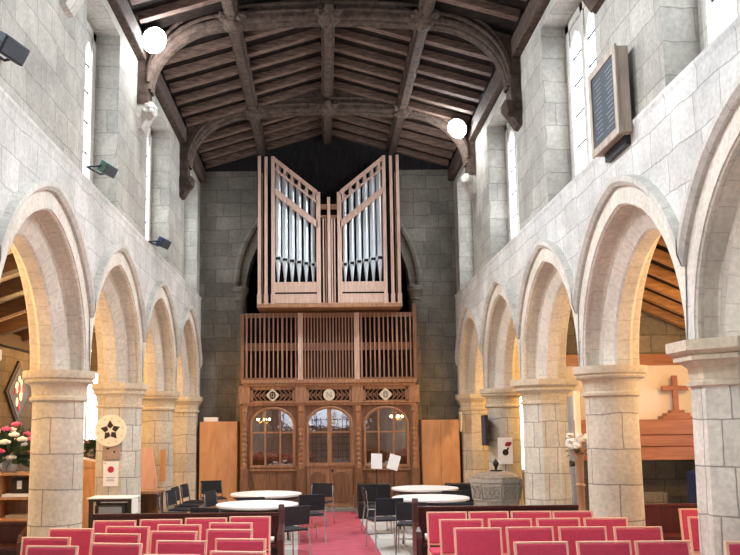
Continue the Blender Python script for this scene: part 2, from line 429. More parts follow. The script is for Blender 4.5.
# clerestory windows
wn = 0
for sg, nm in ((-1, 'left'), (1, 'right')):
    for a, b in WSIDE[sg]:
        wn += 1
        X = HW + .46
        f = MB()
        xs = sorted((sg * (X - .07), sg * (X + .09)))
        f.box(xs[0], xs[1], a, a + .14, 5.18, 7.62); f.box(xs[0], xs[1], b - .16, b, 5.18, 7.62)
        L = b - a
        for k in (1, 2): f.box(xs[0], xs[1], a + L * k / 3 - .06, a + L * k / 3 + .06, 5.18, 7.62)
        f.box(xs[0], xs[1], a, b, 7.48, 7.62)
        for k in range(3):                                        # cusped heads of the three lights
            yc = a + L * (k + .5) / 3; hw = L / 6 - .05
            pts = [(yc - hw, 7.52), (yc - hw, 7.05)] + [(yc - hw + hw * t, 7.05 + .33 * math.sin(t * PI / 2)) for t in (.25, .5, .75, 1)] + [(yc, 7.52)]
            f.prism(pts, 'x', xs[0] + .02, xs[1] - .02)
            f.prism([(2 * yc - p, q) for p, q in pts], 'x', xs[0] + .02, xs[1] - .02)
        fr = struct(f.build('window_%d' % wn, M['hood']))
        B((min(sg * X, sg * (X + .02)), max(sg * X, sg * (X + .02)), a + .02, b - .02, 5.18, 7.6)).build('pane', M['day'], fr)
        g = MB()
        for z in (5.75, 6.2, 6.65, 7.05): g.box(min(sg * (X - .015), sg * X), max(sg * (X - .015), sg * X), a + .1, b - .1, z - .012, z + .012)
        g.build('saddle_bar', M['lead'], fr)

# ------------------------------------------------------------------ west wall with tower arch
m = MB()
hwA, spA = 1.98, 5.0; rA = 2.6; cA = rA - hwA
pmA = math.acos(cA / rA)
half = [(-cA + rA * math.cos(pmA * k / 14), spA + rA * math.sin(pmA * k / 14)) for k in range(15)]
line = [(hwA, 0)] + half
for s_ in (-1, 1):
    for Y in (YE, YE + .6):
        for (xa, za), (xb, zb) in zip(half, half[1:]):
            m.face([(s_ * xa, Y, za), (s_ * xb, Y, zb), (s_ * xb, Y, 9.0), (s_ * xa, Y, 9.0)])
        m.face([(s_ * hwA, Y, 0), (s_ * 3.8, Y, 0), (s_ * 3.8, Y, 9.0), (s_ * hwA, Y, 9.0)])
    for (xa, za), (xb, zb) in zip(line, line[1:]):
        m.face([(s_ * xa, YE, za), (s_ * xb, YE, zb), (s_ * xb, YE + .6, zb), (s_ * xa, YE + .6, za)])
west = struct(m.build('wall_west', M['west'], weld=False))
for s_ in (-1, 1):                                                  # jamb shafts and their capitals
    m = MB(); m.lathe([(.11, 0), (.11, 4.86)], 12, (s_ * 2.08, YE - .02, 0)); m.build('jamb_shaft', M['west'], west, True)
    m = MB(); m.lathe([(.11, 0), (.13, .02), (.13, .05), (.115, .07), (.15, .2), (.2, .24), (.2, .34), (.16, .36)], 12, (s_ * 2.09, YE - .03, 4.82)); m.build('capital', M['west'], west, True)
m = MB()
o1 = [(x * 1.0 + (.16 if x >= 0 else 0), z) for x, z in half]
for s_ in (-1, 1):
    rr = rA + .22; pm = math.acos(cA / rr)
    path = [(s_ * (-cA + rr * math.cos(pm * k / 14)), YE - .02, 5.16 + rr * math.sin(pm * k / 14)) for k in range(15)]
    m.tube(path, .085, 8)
m.build('arch_roll', M['west'], west, True)
# near-black sheets painting the shadow at the gable top over the organ
m = MB()
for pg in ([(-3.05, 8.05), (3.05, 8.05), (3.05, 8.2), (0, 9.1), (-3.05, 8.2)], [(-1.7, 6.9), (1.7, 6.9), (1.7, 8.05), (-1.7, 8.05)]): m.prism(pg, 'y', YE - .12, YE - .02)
m.build('gable_shade_sheet', M['gable'], west)
# room under the tower behind the screen
m = B((-2.6, -2.5, 19.9, 22.4, 0, 3.0), (2.5, 2.6, 19.9, 22.4, 0, 3.0), (-2.6, 2.6, 22.3, 22.4, 0, 3.0))
struct(m.build('wall_tower_room', M['oak_d']))
struct(B((-2.6, 2.6, 19.9, 22.4, 3.0, 3.1)).build('ceiling_tower_room', M['oak_d']))
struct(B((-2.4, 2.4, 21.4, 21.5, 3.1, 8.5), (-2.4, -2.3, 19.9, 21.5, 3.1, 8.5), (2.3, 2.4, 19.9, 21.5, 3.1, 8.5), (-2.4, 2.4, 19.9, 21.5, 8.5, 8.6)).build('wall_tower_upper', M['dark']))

# ------------------------------------------------------------------ east end behind the camera, one great window
m = MB()
m.box(-7.2, -2.6, YB - .5, YB, 0, 9.2); m.box(2.4, 7.2, YB - .5, YB, 0, 9.2); m.box(-2.6, 2.4, YB - .5, YB, 0, 1.7); m.box(-2.6, 2.4, YB - .5, YB, 7.2, 9.2)
struct(m.build('wall_east', M['wall']))
m = MB()
for k in range(6): m.box(-2.6 + k * 1.0 - .07, -2.6 + k * 1.0 + .07, YB - .3, YB - .1, 1.7, 7.2)
for z in (1.75, 3.3, 4.9, 7.15): m.box(-2.6, 2.4, YB - .28, YB - .14, z - .06, z + .06)
for k in range(5):
    yc = -2.1 + k
    m.tube([(yc - .45, YB - .2, 4.9)] + [(yc - .45 * math.cos(t), YB - .2, 4.9 + .8 * math.sin(t)) for t in (.5, 1, PI / 2, 2.1, 2.6)] + [(yc + .45, YB - .2, 4.9)], .05, 6)
ew = struct(m.build('window_20', M['hood']))
B((-2.6, 2.4, YB - .36, YB - .33, 1.7, 7.2)).build('pane', M['east'], ew)

# ------------------------------------------------------------------ aisles
RAZ = {-1: (4.78, 3.68), 1: (4.36, 2.94)}
for sg, nm in ((-1, 'left'), (1, 'right')):
    xs = sorted((sg * 6.5, sg * 6.9))
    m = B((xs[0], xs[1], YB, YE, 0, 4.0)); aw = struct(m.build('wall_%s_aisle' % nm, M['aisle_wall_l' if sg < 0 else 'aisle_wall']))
    # west end of the aisle with a blown-out window
    if sg < 0: wx0, wx1, wz0, wz1 = -6.3, -5.3, 1.35, 3.2
    else: wx0, wx1, wz0, wz1 = 4.5, 4.95, .75, 2.6
    a, b = sorted((sg * 3.74, sg * 6.9))
    m = B((a, wx0, YE, YE + .5, 0, 5), (wx1, b, YE, YE + .5, 0, 5), (wx0, wx1, YE, YE + .5, 0, wz0), (wx0, wx1, YE, YE + .5, wz1, 5))
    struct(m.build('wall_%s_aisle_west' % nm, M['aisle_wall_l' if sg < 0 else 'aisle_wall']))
    fr = B((wx0, wx0 + .05, YE + .2, YE + .3, wz0, wz1), (wx1 - .05, wx1, YE + .2, YE + .3, wz0, wz1), (wx0, wx1, YE + .2, YE + .3, wz0, wz0 + .05), (wx0, wx1, YE + .2, YE + .3, wz1 - .05, wz1), ((wx0 + wx1) / 2 - .02, (wx0 + wx1) / 2 + .02, YE + .2, YE + .3, wz0, wz1)).build('window_%d' % (14 if sg < 0 else 15), M['hood'])
    struct(fr); B((wx0, wx1, YE + .3, YE + .32, wz0, wz1)).build('pane', M['day_w'], fr)
    for k, yw in enumerate((2.5, 5.5, 8.5, 11.5)):  # unseen side windows, added as glowing fill for the opposite piers and arches
        X0, X1 = sorted((sg * 6.42, sg * 6.5))
        g = B((X0, X1, yw - .75, yw - .65, 1.0, 2.8), (X0, X1, yw + .65, yw + .75, 1.0, 2.8), (X0, X1, yw - .05, yw + .05, 1.0, 2.8), (X0, X1, yw - .75, yw + .75, .92, 1.02), (X0, X1, yw - .75, yw + .75, 2.72, 2.8))
        wf = struct(g.build('window_%d' % (21 + k + (4 if sg > 0 else 0)), M['hood']))
        Xp = sorted((sg * 6.47, sg * 6.49)); B((Xp[0], Xp[1], yw - .7, yw + .7, 1.0, 2.76)).build('pane', M['aisle_fill'], wf)
    # lean-to roof
    zi, zo = RAZ[sg]
    m = MB(); m.prism([(sg * (HW + TH + .02), zi), (sg * 6.9, zo), (sg * 6.9, zo + .16), (sg * (HW + TH + .02), zi + .16)], 'y', YB, YE + .5)
    struct(m.build('ceiling_%s_aisle' % nm, M['cream'] if sg < 0 else M['board']))
SLP = {k: (v[0] - v[1]) / 3.15 for k, v in RAZ.items()}
def aisle_beam(sg, y, w, h, mat, name, label, group):
    z0, sl = RAZ[sg][0], SLP[sg]; h2 = h / 2 + .02
    a = Vector((sg * 3.76, y, z0 - sl * .01 - h2)); b = Vector((sg * 6.48, y, z0 - sl * 2.73 - h2))
    c = (a + b) / 2
    m = MB(); m.bar(a - c, b - c, w, h); return tag(m.build(name, mat, None, loc=c), label, 'beam', group)
M['warm_rafter'] = mat_wood('aisle_rafter_timber', (126, 88, 56), (168, 124, 86), .7, (1, 6, 6), .3, .2)
M['warm_dark'] = mat_wood('aisle_beam_timber', (44, 29, 21), (66, 45, 33), .7, (1, 6, 6), .3, .2)
for k in range(16):
    y = 7.5 + k * .6
    if y < 12.95: aisle_beam(1, y, .12, .12, M['warm_rafter'], 'aisle_rafter', 'brown sloping rafter of the right aisle roof seen through the pointed arch', 'right aisle rafters')
for k in range(9): aisle_beam(-1, 8.3 + k * 1.2, .2, .24, M['warm_dark'], 'aisle_beam', 'dark brown beam across the cream left aisle ceiling', 'left aisle beams')

tag(B((-.1, .1, -10, 9.5, -.13, .13)).build('wall_beam', M['warm_dark'], None, loc=(-6.39, 9.6, 3.6)), 'dark beam along the top of the left aisle outer wall', 'beam')
# partition with white panel, orange fascia and cross in the right aisle
Yp = 13.3
m = MB(); m.prism([(3.76, 2.95), (6.48, 2.95), (6.48, 3.06), (3.76, 4.3)], 'y', Yp, Yp + .12); part_w = struct(m.build('wall_partition', M['aisle_wall']))
B((3.8, 6.5, Yp, Yp + .1, 1.9, 2.95)).build('plaster_panel', M['plaster'], part_w)
B((3.8, 6.5, Yp - .05, Yp + .02, 2.80, 2.98)).build('beam', M['fascia'], part_w)
for k in range(3): B((3.8, 6.5, Yp - .32 + .03 * k, Yp, [1.68, 1.5, 1.28][k], [1.92, 1.675, 1.495][k])).build('fascia_board', M['fascia'], part_w, bevel=.008)
struct(B((3.8, 6.5, Yp + 1.0, Yp + 1.15, 0, 2.95)).build('wall_recess', M['aisle_wall']))
t = thing('wooden_cross', 'brown wooden cross on a stepped base against the white panel in the right aisle', 'cross', (5.52, Yp - .16, 1.92))
B((-.04, .04, -.03, .03, .14, .7)).build('upright', M['fascia'], t, bevel=.006)
B((-.21, .21, -.028, .028, .46, .535)).build('crossbar', M['fascia'], t, bevel=.006)
B((-.26, .26, -.1, .1, 0, .05), (-.19, .19, -.085, .085, .05, .1), (-.11, .11, -.07, .07, .1, .145)).build('base', M['fascia'], t, bevel=.004)

# ------------------------------------------------------------------ piers
def pier_round():
    t = thing('pier', '', 'column')
    r = .315
    MB().lathe([(.385, 0), (.385, .16), (.37, .2), (.37, .26), (.35, .32)], 8, (0, 0, 0), PI / 8).build('base', M['pier'], t)
    MB().lathe([(r + .012, .3), (r, .6), (r - .01, 2.21)], 40).build('shaft', M['pier'], t, True)
    MB().lathe([(r - .01, 2.18), (r + .03, 2.2), (r + .03, 2.23), (r - .0, 2.25), (r + .01, 2.36), (r + .04, 2.40), (r + .085, 2.41), (r + .095, 2.43), (r + .08, 2.445), (r + .085, 2.455), (r + .11, 2.465), (r + .115, 2.49), (r + .115, 2.555)], 40).build('capital', M['cap'], t, True)
    return t
def pier_oct(ov=.14):
    t = thing('pier', '', 'column')
    r = .325 / math.cos(PI / 8)
    MB().lathe([(.43, 0), (.43, .16), (.41, .2), (.41, .26), (.38, .32)], 8, (0, 0, 0), PI / 8).build('base', M['pier_oct'], t)
    MB().lathe([(r + .01, .3), (r - .005, 2.21)], 8, (0, 0, 0), PI / 8).build('shaft', M['pier_oct'], t)
    MB().lathe([(r, 2.17), (r + .03, 2.18), (r + .03, 2.21), (r, 2.225), (r + .012, 2.33), (r + ov * .4, 2.38), (r + ov * .7, 2.39), (r + ov * .7, 2.43), (r + ov * .6, 2.435), (r + ov, 2.47), (r + ov, 2.558)], 8, (0, 0, 0), PI / 8).build('capital', M['cap'], t)
    return t
pr, pol, por = pier_round(), pier_oct(.09), pier_oct(.18)
used = {}
XA = HW + TH / 2
plab = {('L', 3): 'thick round stone pier at left standing beside the bookcase', ('L', 4): 'octagonal stone pier at left carrying the cream star disc', ('L', 5): 'round stone pier at left behind the pier with the star disc',
        ('R', 2): 'pale octagonal stone pier at right edge beside the cross', ('R', 3): 'round beige stone pier at right next to the pale edge pier', ('R', 4): 'octagonal stone pier at right beside the tall candle stand', ('R', 5): 'round stone pier at right behind the font, with a white poster',
        ('L', 2): 'octagonal pier at the left edge showing only its capital corner', ('L', 1): 'round stone pier left of the viewpoint', ('R', 1): 'round stone pier right of the viewpoint'}
for sd, sg in (('L', -1), ('R', 1)):
    for i in range(1, 6):
        rnd = (i % 2 == 1)
        src = pr if rnd else (pol if sg < 0 else por)
        loc = (sg * XA, PY[i], 0)
        if src not in used: used[src] = 1; src.location = loc; src['label'] = plab[(sd, i)]
        else: dup(src, loc, 0, plab[(sd, i)])
# west responds: half round corbelled shafts
for sg, nm in ((-1, 'left'), (1, 'right')):
    t = thing('respond', 'half pier against the west end of the %s arcade' % nm, 'column', (sg * XA, PY[-1] + .02, 0))
    MB().lathe([(.33, 0), (.33, 2.2)], 8, (0, 0, 0), PI / 8).build('shaft', M['pier'], t)
    MB().lathe([(.33, 2.18), (.37, 2.2), (.37, 2.24), (.34, 2.26), (.36, 2.36), (.42, 2.43), (.45, 2.46), (.45, 2.558)], 8, (0, 0, 0), PI / 8).build('capital', M['cap'], t)

# ------------------------------------------------------------------ roof
RZ, RS = 8.93, .29           # underside of the rafters: RZ - RS*|x|
m = MB()
for s_ in (-1, 1): m.prism([(0, RZ + .15), (s_ * 3.85, RZ + .15 - RS * 3.85), (s_ * 3.85, RZ + .3 - RS * 3.85), (0, RZ + .3)], 'y', YB - .5, YE + .6)
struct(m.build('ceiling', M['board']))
rzone = {0: 'before the first truss', 1: 'between the two roof trusses', 2: 'between the far truss and the west gable'}
def rafter_row(y, zone):
    for s_, nm in ((-1, 'left'), (1, 'right')):
        for xa, xb, part in ((.13, 1.45, 'upper'), (1.69, 2.94, 'lower')):     # butted between ridge, purlin and wall plate
            a = Vector((s_ * xa, y, RZ + .07 - RS * xa)); b = Vector((s_ * xb, y, RZ + .07 - RS * xb)); c = (a + b) / 2
            mm = MB(); mm.bar(a - c, b - c, .13 + random.uniform(-.012, .012), .13)
            tag(mm.build('rafter', M['rafter'], None, loc=c + Vector((0, random.uniform(-.03, .03), random.uniform(-.012, .005)))), 'weathered rafter on the %s %s roof slope %s' % (part, nm, rzone[zone]), 'rafter', '%s %s rafters %s' % (part, nm, rzone[zone]))
TR = [8.85, 12.7, 16.6]
for k in range(5): rafter_row(9.6 + k * .58, 0)
for k in range(6): rafter_row(13.42 + k * .58, 1)
for k in range(4): rafter_row(17.4 + k * .56, 2)
for s_, nm in ((-1, 'left'), (1, 'right')):
    m = MB(); m.box(-.11, .11, -14.1, 14.1, 0, .22)
    m.box(-.07, .07, -14.1, 14.1, -.05, 0)
    tag(m.build('purlin', M['roof'], None, bevel=.015, loc=(s_ * 1.57, 5.15, 8.45)), 'long roof purlin halfway up the %s slope' % nm, 'beam')
    m = MB(); m.box(-.13, .13, -14.1, 14.1, 0, .32)
    tag(m.build('wall_plate', M['roof'], None, bevel=.02, loc=(s_ * 3.08, 5.15, TOP)), 'timber wall plate along the top of the %s wall' % nm, 'beam')
m = MB(); m.box(-.12, .12, -14.1, 14.1, 0, .25); m.box(-.075, .075, -14.1, 14.1, -.05, 0)
tag(m.build('ridge_beam', M['roof'], None, bevel=.015, loc=(0, 5.15, 8.73)), 'ridge beam along the middle of the timber roof', 'beam')

def truss_curve():
    pts = [(0, 8.50), (.8, 8.48), (1.6, 8.42)]
    for k in range(1, 11):
        a = PI / 2 * k / 10
        pts.append((1.6 + 1.32 * math.sin(a), 7.28 + 1.14 * math.cos(a)))
    return pts
def make_truss():
    t = thing('roof_truss', '', 'truss')
    tc = truss_curve()
    half_b = tc + [(2.92, 7.02), (3.06, 7.02)] + [(3.06, RZ - RS * 3.06 + .05), (0, RZ + .05)]
    m = MB()
    low = [(-x, z) for x, z in tc[:0:-1]] + tc
    poly = [(-3.06, 7.02), (-2.92, 7.02)] + low + [(2.92, 7.02), (3.06, 7.02), (3.06, RZ - RS * 3.06 + .05), (0, RZ + .05), (-3.06, RZ - RS * 3.06 + .05)]
    # build as quads so the concave outline stays clean
    for Y0 in (-.17, .17):
        for s_ in (-1, 1):
            for (xa, za), (xb, zb) in zip(tc, tc[1:]):
                m.face([(s_ * xa, Y0, za), (s_ * xb, Y0, zb), (s_ * xb, Y0, RZ + .05 - RS * xb), (s_ * xa, Y0, RZ + .05 - RS * xa)])
            m.face([(s_ * 2.92, Y0, 7.02), (s_ * 3.08, Y0, 7.02), (s_ * 3.08, Y0, RZ + .05 - RS * 3.08), (s_ * 2.92, Y0, RZ + .05 - RS * 2.92)])
    for s_ in (-1, 1):
        ln = tc + [(2.92, 7.02), (3.08, 7.02)]
        for (xa, za), (xb, zb) in zip(ln, ln[1:]):
            m.face([(s_ * xa, -.17, za), (s_ * xb, -.17, zb), (s_ * xb, .17, zb), (s_ * xa, .17, za)])
    m.build('tie_beam', M['roof'], t)
    for yy, rr, dz in ((-.12, .05, 0), (.12, .05, 0), (0, .06, -.01), (-.175, .035, .1), (-.175, .035, .22)):
        for s_ in (-1, 1):
            m = MB(); m.tube([(s_ * x, yy, z + dz) for x, z in tc], rr, 8); m.build('roll_moulding', M['roof'], t, True)
    for x, z in ((0, 8.52), (-1.57, 8.44), (1.57, 8.44)):
        m = MB(); m.ball((x, -.06, z), .2, 9, 6, (1, 1.2, .75), .12)
        for k in range(8):
            a = k * PI / 4; m.ball((x + .2 * math.cos(a), -.08 + .22 * math.sin(a), z + .02), .1, 7, 5, (1, 1, .8), .2)
        m.build('carved_boss', M['roof'], t)
    for s_ in (-1, 1):
        m = MB(); m.prism([(s_ * 2.82, 7.04), (s_ * 3.09, 7.04), (s_ * 3.09, 6.62), (s_ * 3.02, 6.64), (s_ * 2.9, 6.84), (s_ * 2.82, 6.94)], 'y', -.16, .16)
        m.ball((s_ * 2.9, -.1, 6.92), .13, 9, 7, (1, 1, 1.15), .1); m.ball((s_ * 2.86, -.18, 6.88), .06, 7, 5, (1, 1, 1), .1)
        m.build('carved_corbel', M['hood'] if s_ < 0 else M['roof'], t)
    return t
tr = make_truss()
tl = ['roof truss nearest the viewpoint, only its corbel showing at the top edge', 'nearer dark roof truss with carved bosses, crossing above the floodlights', 'farther dark roof truss with carved bosses, in front of the west gable']
tr.location = (0, TR[0], 0); tr['label'] = tl[0]
for y, l in zip(TR[1:], tl[1:]):
    d_ = dup(tr, (0, y, 0), 0, l)
    if y == TR[2]:                                                  # on this truss the stone head is on the right
        for c_ in [c_ for c_ in d_.children if c_.name.startswith('carved_corbel')]:
            wasl = c_.data.materials[0] == M['hood']
            c_.material_slots[0].link = 'OBJECT'; c_.material_slots[0].material = M['roof'] if wasl else M['hood']

# ================================================================== ORGAN SCREEN
YS = 18.95
sc = thing('organ_screen', 'carved oak organ screen with glazed arches closing the tower arch', 'screen', (0, YS, 0))
POSTX = [-1.96, -.66, .66, 1.96]
def pt(mb, name, mat, smooth=False, bevel=0, parent=sc): return mb.build(name, mat, parent, smooth, bevel)
pt(B((-2.03, 2.03, -.1, .16, 2.84, 2.93), (-2.0, 2.0, -.06, .16, 2.78, 2.84)), 'cornice', M['oak'], bevel=.012)
pt(B((-2.0, 2.0, -.04, .12, 2.33, 2.40), (-2.0, 2.0, -.07, .12, 2.385, 2.415)), 'lower_rail', M['oak'], bevel=.01)
for i in range(3):
    xa, xb = POSTX[i] + .12, POSTX[i + 1] - .12
    fr = pt(B((xa, xb, 0, .1, 2.70, 2.79), (xa, xb, 0, .1, 2.375, 2.45), (xa, xa + .07, 0, .1, 2.4, 2.75), (xb - .07, xb, 0, .1, 2.4, 2.75)), 'frieze_panel', M['oak'])
    B((xa, xb, .08, .1, 2.4, 2.75)).build('panel_back', M['dark'], fr)
    gg = [MB(), MB()]; n = 9; w = (xb - xa - .14) / n                       # pierced leaf tracery
    for k in range(n):
        x0 = xa + .07 + w * k
        if abs(x0 + w / 2 - (xa + xb) / 2) < .12: continue
        sgn = 1 if x0 + w / 2 < (xa + xb) / 2 else -1; g = gg[0 if sgn > 0 else 1]
        for zc, up in ((2.51, 1), (2.64, -1)):
            g.bar((x0 + w / 2 - .05 * sgn, .03, zc + .06 * up), (x0 + w / 2 + .05 * sgn, .03, zc - .05 * up), .03, .02, (0, 1, 0))
        g.bar((x0, .03, 2.575), (x0 + w, .03, 2.575), .02, .02, (0, 1, 0))
        g.tube([(x0 + w / 2 + .035 * math.cos(a * PI / 3), .03, 2.575 + .055 * math.sin(a * PI / 3)) for a in range(6)], .011, 5, True)
    for g in gg: g.build('tracery', M['oak_d'], fr)
    xc = (xa + xb) / 2
    g = MB()
    if i == 1: g.tube([(xc, -.02, 2.575), (xc, .03, 2.575)], .135, 20)
    else:
        pts = []
        for a in range(24):
            th = a * PI / 12; r = .115 + .03 * abs(math.cos(2 * th)) ** 3
            pts.append((xc + r * math.cos(th), 2.575 + r * math.sin(th)))
        g.prism(pts, 'y', -.02, .03)
    rd = g.build('roundel', M['roundel'], fr)
    g = MB()
    if i == 0:
        g.tube([(xc + .06 * math.cos(a * PI / 8), -.024, 2.575 + .075 * math.sin(a * PI / 8)) for a in range(16)], .014, 5, True); g.bar((xc, -.025, 2.49), (xc, -.025, 2.66), .016, .016, (0, 1, 0)); g.bar((xc - .06, -.025, 2.575), (xc + .06, -.025, 2.575), .014, .014, (0, 1, 0))
    elif i == 1:
        for a, b in (((-.05, -.06), (-.05, .06)), ((-.05, .06), (.05, -.06)), ((.05, -.06), (.05, .06))): g.bar((xc + a[0], -.025, 2.575 + a[1]), (xc + b[0], -.025, 2.575 + b[1]), .016, .012, (0, 1, 0))
    else:
        g.tube([(xc + .05 * math.cos(a * PI / 8), -.024, 2.575 + .07 * math.sin(a * PI / 8)) for a in range(16)], .012, 5, True); g.bar((xc - .02, -.025, 2.52), (xc - .02, -.025, 2.63), .014, .012, (0, 1, 0)); g.bar((xc + .02, -.025, 2.52), (xc + .02, -.025, 2.63), .014, .012, (0, 1, 0))
    g.build('emblem', M['grey'] if i else M['ink'], rd)
for x in POSTX:
    pt(B((x - .13, x + .13, -.04, .12, 2.38, 2.79)), 'frieze_post', M['oak'], bevel=.01)
    pt(B((x - .10, x + .10, .02, .14, 0, 2.34)), 'post', M['oak'], bevel=.008)
    prof = [(.07, .9), (.07, 1.0), (.045, 1.02)]
    z = 1.04
    while z < 1.78: prof += [(.04, z), (.062, z + .035), (.062, z + .06), (.04, z + .095)]; z += .115
    prof += [(.04, 1.84), (.055, 1.86), (.05, 2.1), (.045, 2.16), (.075, 2.2), (.06, 2.26), (.08, 2.33)]
    pt(MB().lathe(prof, 12, (x, -.03, 0)), 'turned_column', M['oak'], True)
    pt(B((x - .09, x + .09, -.1, .06, 0, .9)), 'pedestal', M['oak_d'], bevel=.008)
# arched lights: spandrel panel, frame, glazing bars, pane
def arch_light(xa, xb, zb, zt, name, doors=False, rot=0):
    xc, hw = (xa + xb) / 2, (xb - xa) / 2
    zs = zt - hw * .78
    arc = [(xc + hw * math.cos(a * PI / 16), zs + (zt - zs) * math.sin(a * PI / 16)) for a in range(17)]
    g = MB()                                                        # spandrels
    for Y in (.03, .09):
        for (x0, z0), (x1, z1) in zip(arc, arc[1:]): g.face([(x0, Y, z0), (x1, Y, z1), (x1, Y, 2.36), (x0, Y, 2.36)])
    for (x0, z0), (x1, z1) in zip(arc, arc[1:]): g.face([(x0, .03, z0), (x1, .03, z1), (x1, .09, z1), (x0, .09, z0)])
    pt(g, 'spandrel', M['oak_d'])
    g = MB(); g.tube([(xb - .02, .0, zb)] + [(x * 1 - .02 * (x - xc) / hw, .0, z - .02) for x, z in arc] + [(xa + .02, .0, zb)], .035, 8); g.box(xa, xb, -.03, .05, zb - .04, zb + .04)
    fr = pt(g, name, M['oak'], True)
    bars = MB()
    inner = [(x * 1 - .02 * (x - xc) / hw, z - .02) for x, z in arc]
    if doors: xs_ = [xc]
    else: xs_ = [xc - hw / 3, xc + hw / 3]
    for x in xs_:
        ztop = zs + (zt - zs) * math.sqrt(max(0, 1 - ((x - xc) / hw) ** 2))
        bw = .05 if doors else .02
        bars.box(x - bw, x + bw, -.01, .05, zb, ztop)
    bars.box(xa, xb, 0, .045, 1.7, 1.735)
    bars.build('glazing_bar', M['oak'], fr)
    p = MB(); p.face([(xa, .04, zb), (xb, .04, zb)] + [(x, .04, z) for x, z in arc])
    pane = p.build('pane', M['pane'], fr)
    return fr, pane
fl_, pl_ = arch_light(-1.83, -.79, .93, 2.30, 'window_light')
fr_, pr_ = arch_light(.79, 1.83, .93, 2.30, 'window_light')
fd_, pd_ = arch_light(-.54, .54, .98, 2.31, 'door_light', True)
pl_.rotation_euler = (0, 0, 0)
# leads in the door glass
g = MB()
for x in (-.4, -.3, -.2, .2, .3, .4): g.box(x - .006, x + .006, .03, .036, 1.0, 2.05)
for z in (1.15, 1.3, 1.45, 1.6, 1.85, 2.0): g.box(-.46, .46, .03, .036, z - .006, z + .006)
g.build('leading', M['lead'], fd_)
for xa, xb in ((-1.86, -.76), (.76, 1.86)):                        # base panels
    pt(B((xa, xb, .02, .1, 0, .93)), 'base_panel', M['oak_d'])
    for k in (0, 1):
        x0 = xa + .08 + k * (xb - xa) / 2; x1 = x0 + (xb - xa) / 2 - .16
        pt(B((x0, x1, .0, .03, .2, .78), (x0 + .05, x1 - .05, -.015, .01, .26, .7)), 'fielded_panel', M['oak_d'], bevel=.012)
    for b_ in ((xa, xb, -.03, .1, .84, .92), (xa, xb, -.03, .1, 0, .14)): pt(B(b_), 'base_rail', M['oak'], bevel=.008)
    for b_ in ((xa, xa + .05, .01, .1, .9, 2.34), (xb - .05, xb, .01, .1, .9, 2.34)): pt(B(b_), 'stile', M['oak_d'])
for s_ in (-1, 1):                                                  # the pair of door leaves
    xa, xb = sorted((s_ * .005, s_ * .53))
    d = pt(B((xa, xb, .0, .08, .04, .98)), 'door', M['oak'], bevel=.006)
    x0, x1 = xa + .09, xb - .09
    g = MB(); arc = [(x0, .12), (x1, .12), (x1, .7)] + [((x0 + x1) / 2 + (x1 - x0) / 2 * math.cos(a * PI / 8), .7 + .12 * math.sin(a * PI / 8)) for a in range(1, 8)] + [(x0, .7)]
    g.prism(arc, 'y', -.018, .0); g.build('door_panel', M['oak_d'], d, bevel=.008)
    B((xa if s_ < 0 else xb - .06, xa + .06 if s_ < 0 else xb, .0, .08, .98, 2.1)).build('door_stile', M['oak'], d)
hd = pt(MB().tube([(.06, -.06, .84), (.06, .0, .84)], .03, 12), 'door_knob', M['darkmetal'], True)
for b_ in ((-.66, -.55, -.01, .1, 0, 2.34), (.55, .66, -.01, .1, 0, 2.34)): pt(B(b_), 'door_frame', M['oak'])
# tall slatted screen above the cornice
for i in range(3):
    xa, xb = POSTX[i] + .05, POSTX[i + 1] - .05
    if i == 0: xa = -1.98
    if i == 2: xb = 1.98
    g = MB(); n = 12 if i != 1 else 16
    for k in range(n):
        x = xa + .06 + (xb - xa - .12) * k / (n - 1)
        wd = (.015 if k % 4 else .022) if i != 1 else .015
        g.box(x - wd, x + wd, .02, .07, 2.92, 4.5)
    pt(g, 'slat_panel', M['slat'])
for b_ in ((-2.0, 2.0, .072, .1, 3.62, 3.80), (-2.0, 2.0, .03, .1, 4.4, 4.5), (-2.0, 2.0, 0, .1, 2.9, 2.98)): pt(B(b_), 'slat_rail', M['oak_d'])
pt(B((-.72, -.6, -.02, .1, 2.92, 4.5)), 'slat_post', M['oak_l']); pt(B((.6, .72, -.02, .1, 2.92, 4.5)), 'slat_post', M['oak_l'])
pt(B((-2.06, -1.98, -.02, .12, 2.92, 4.48), (1.98, 2.06, -.02, .12, 2.92, 4.7)), 'slat_stile', M['oak_d'])
pt(B((-2.0, 2.0, .3, .34, 2.95, 4.48)), 'inner_lining', M['dark'])

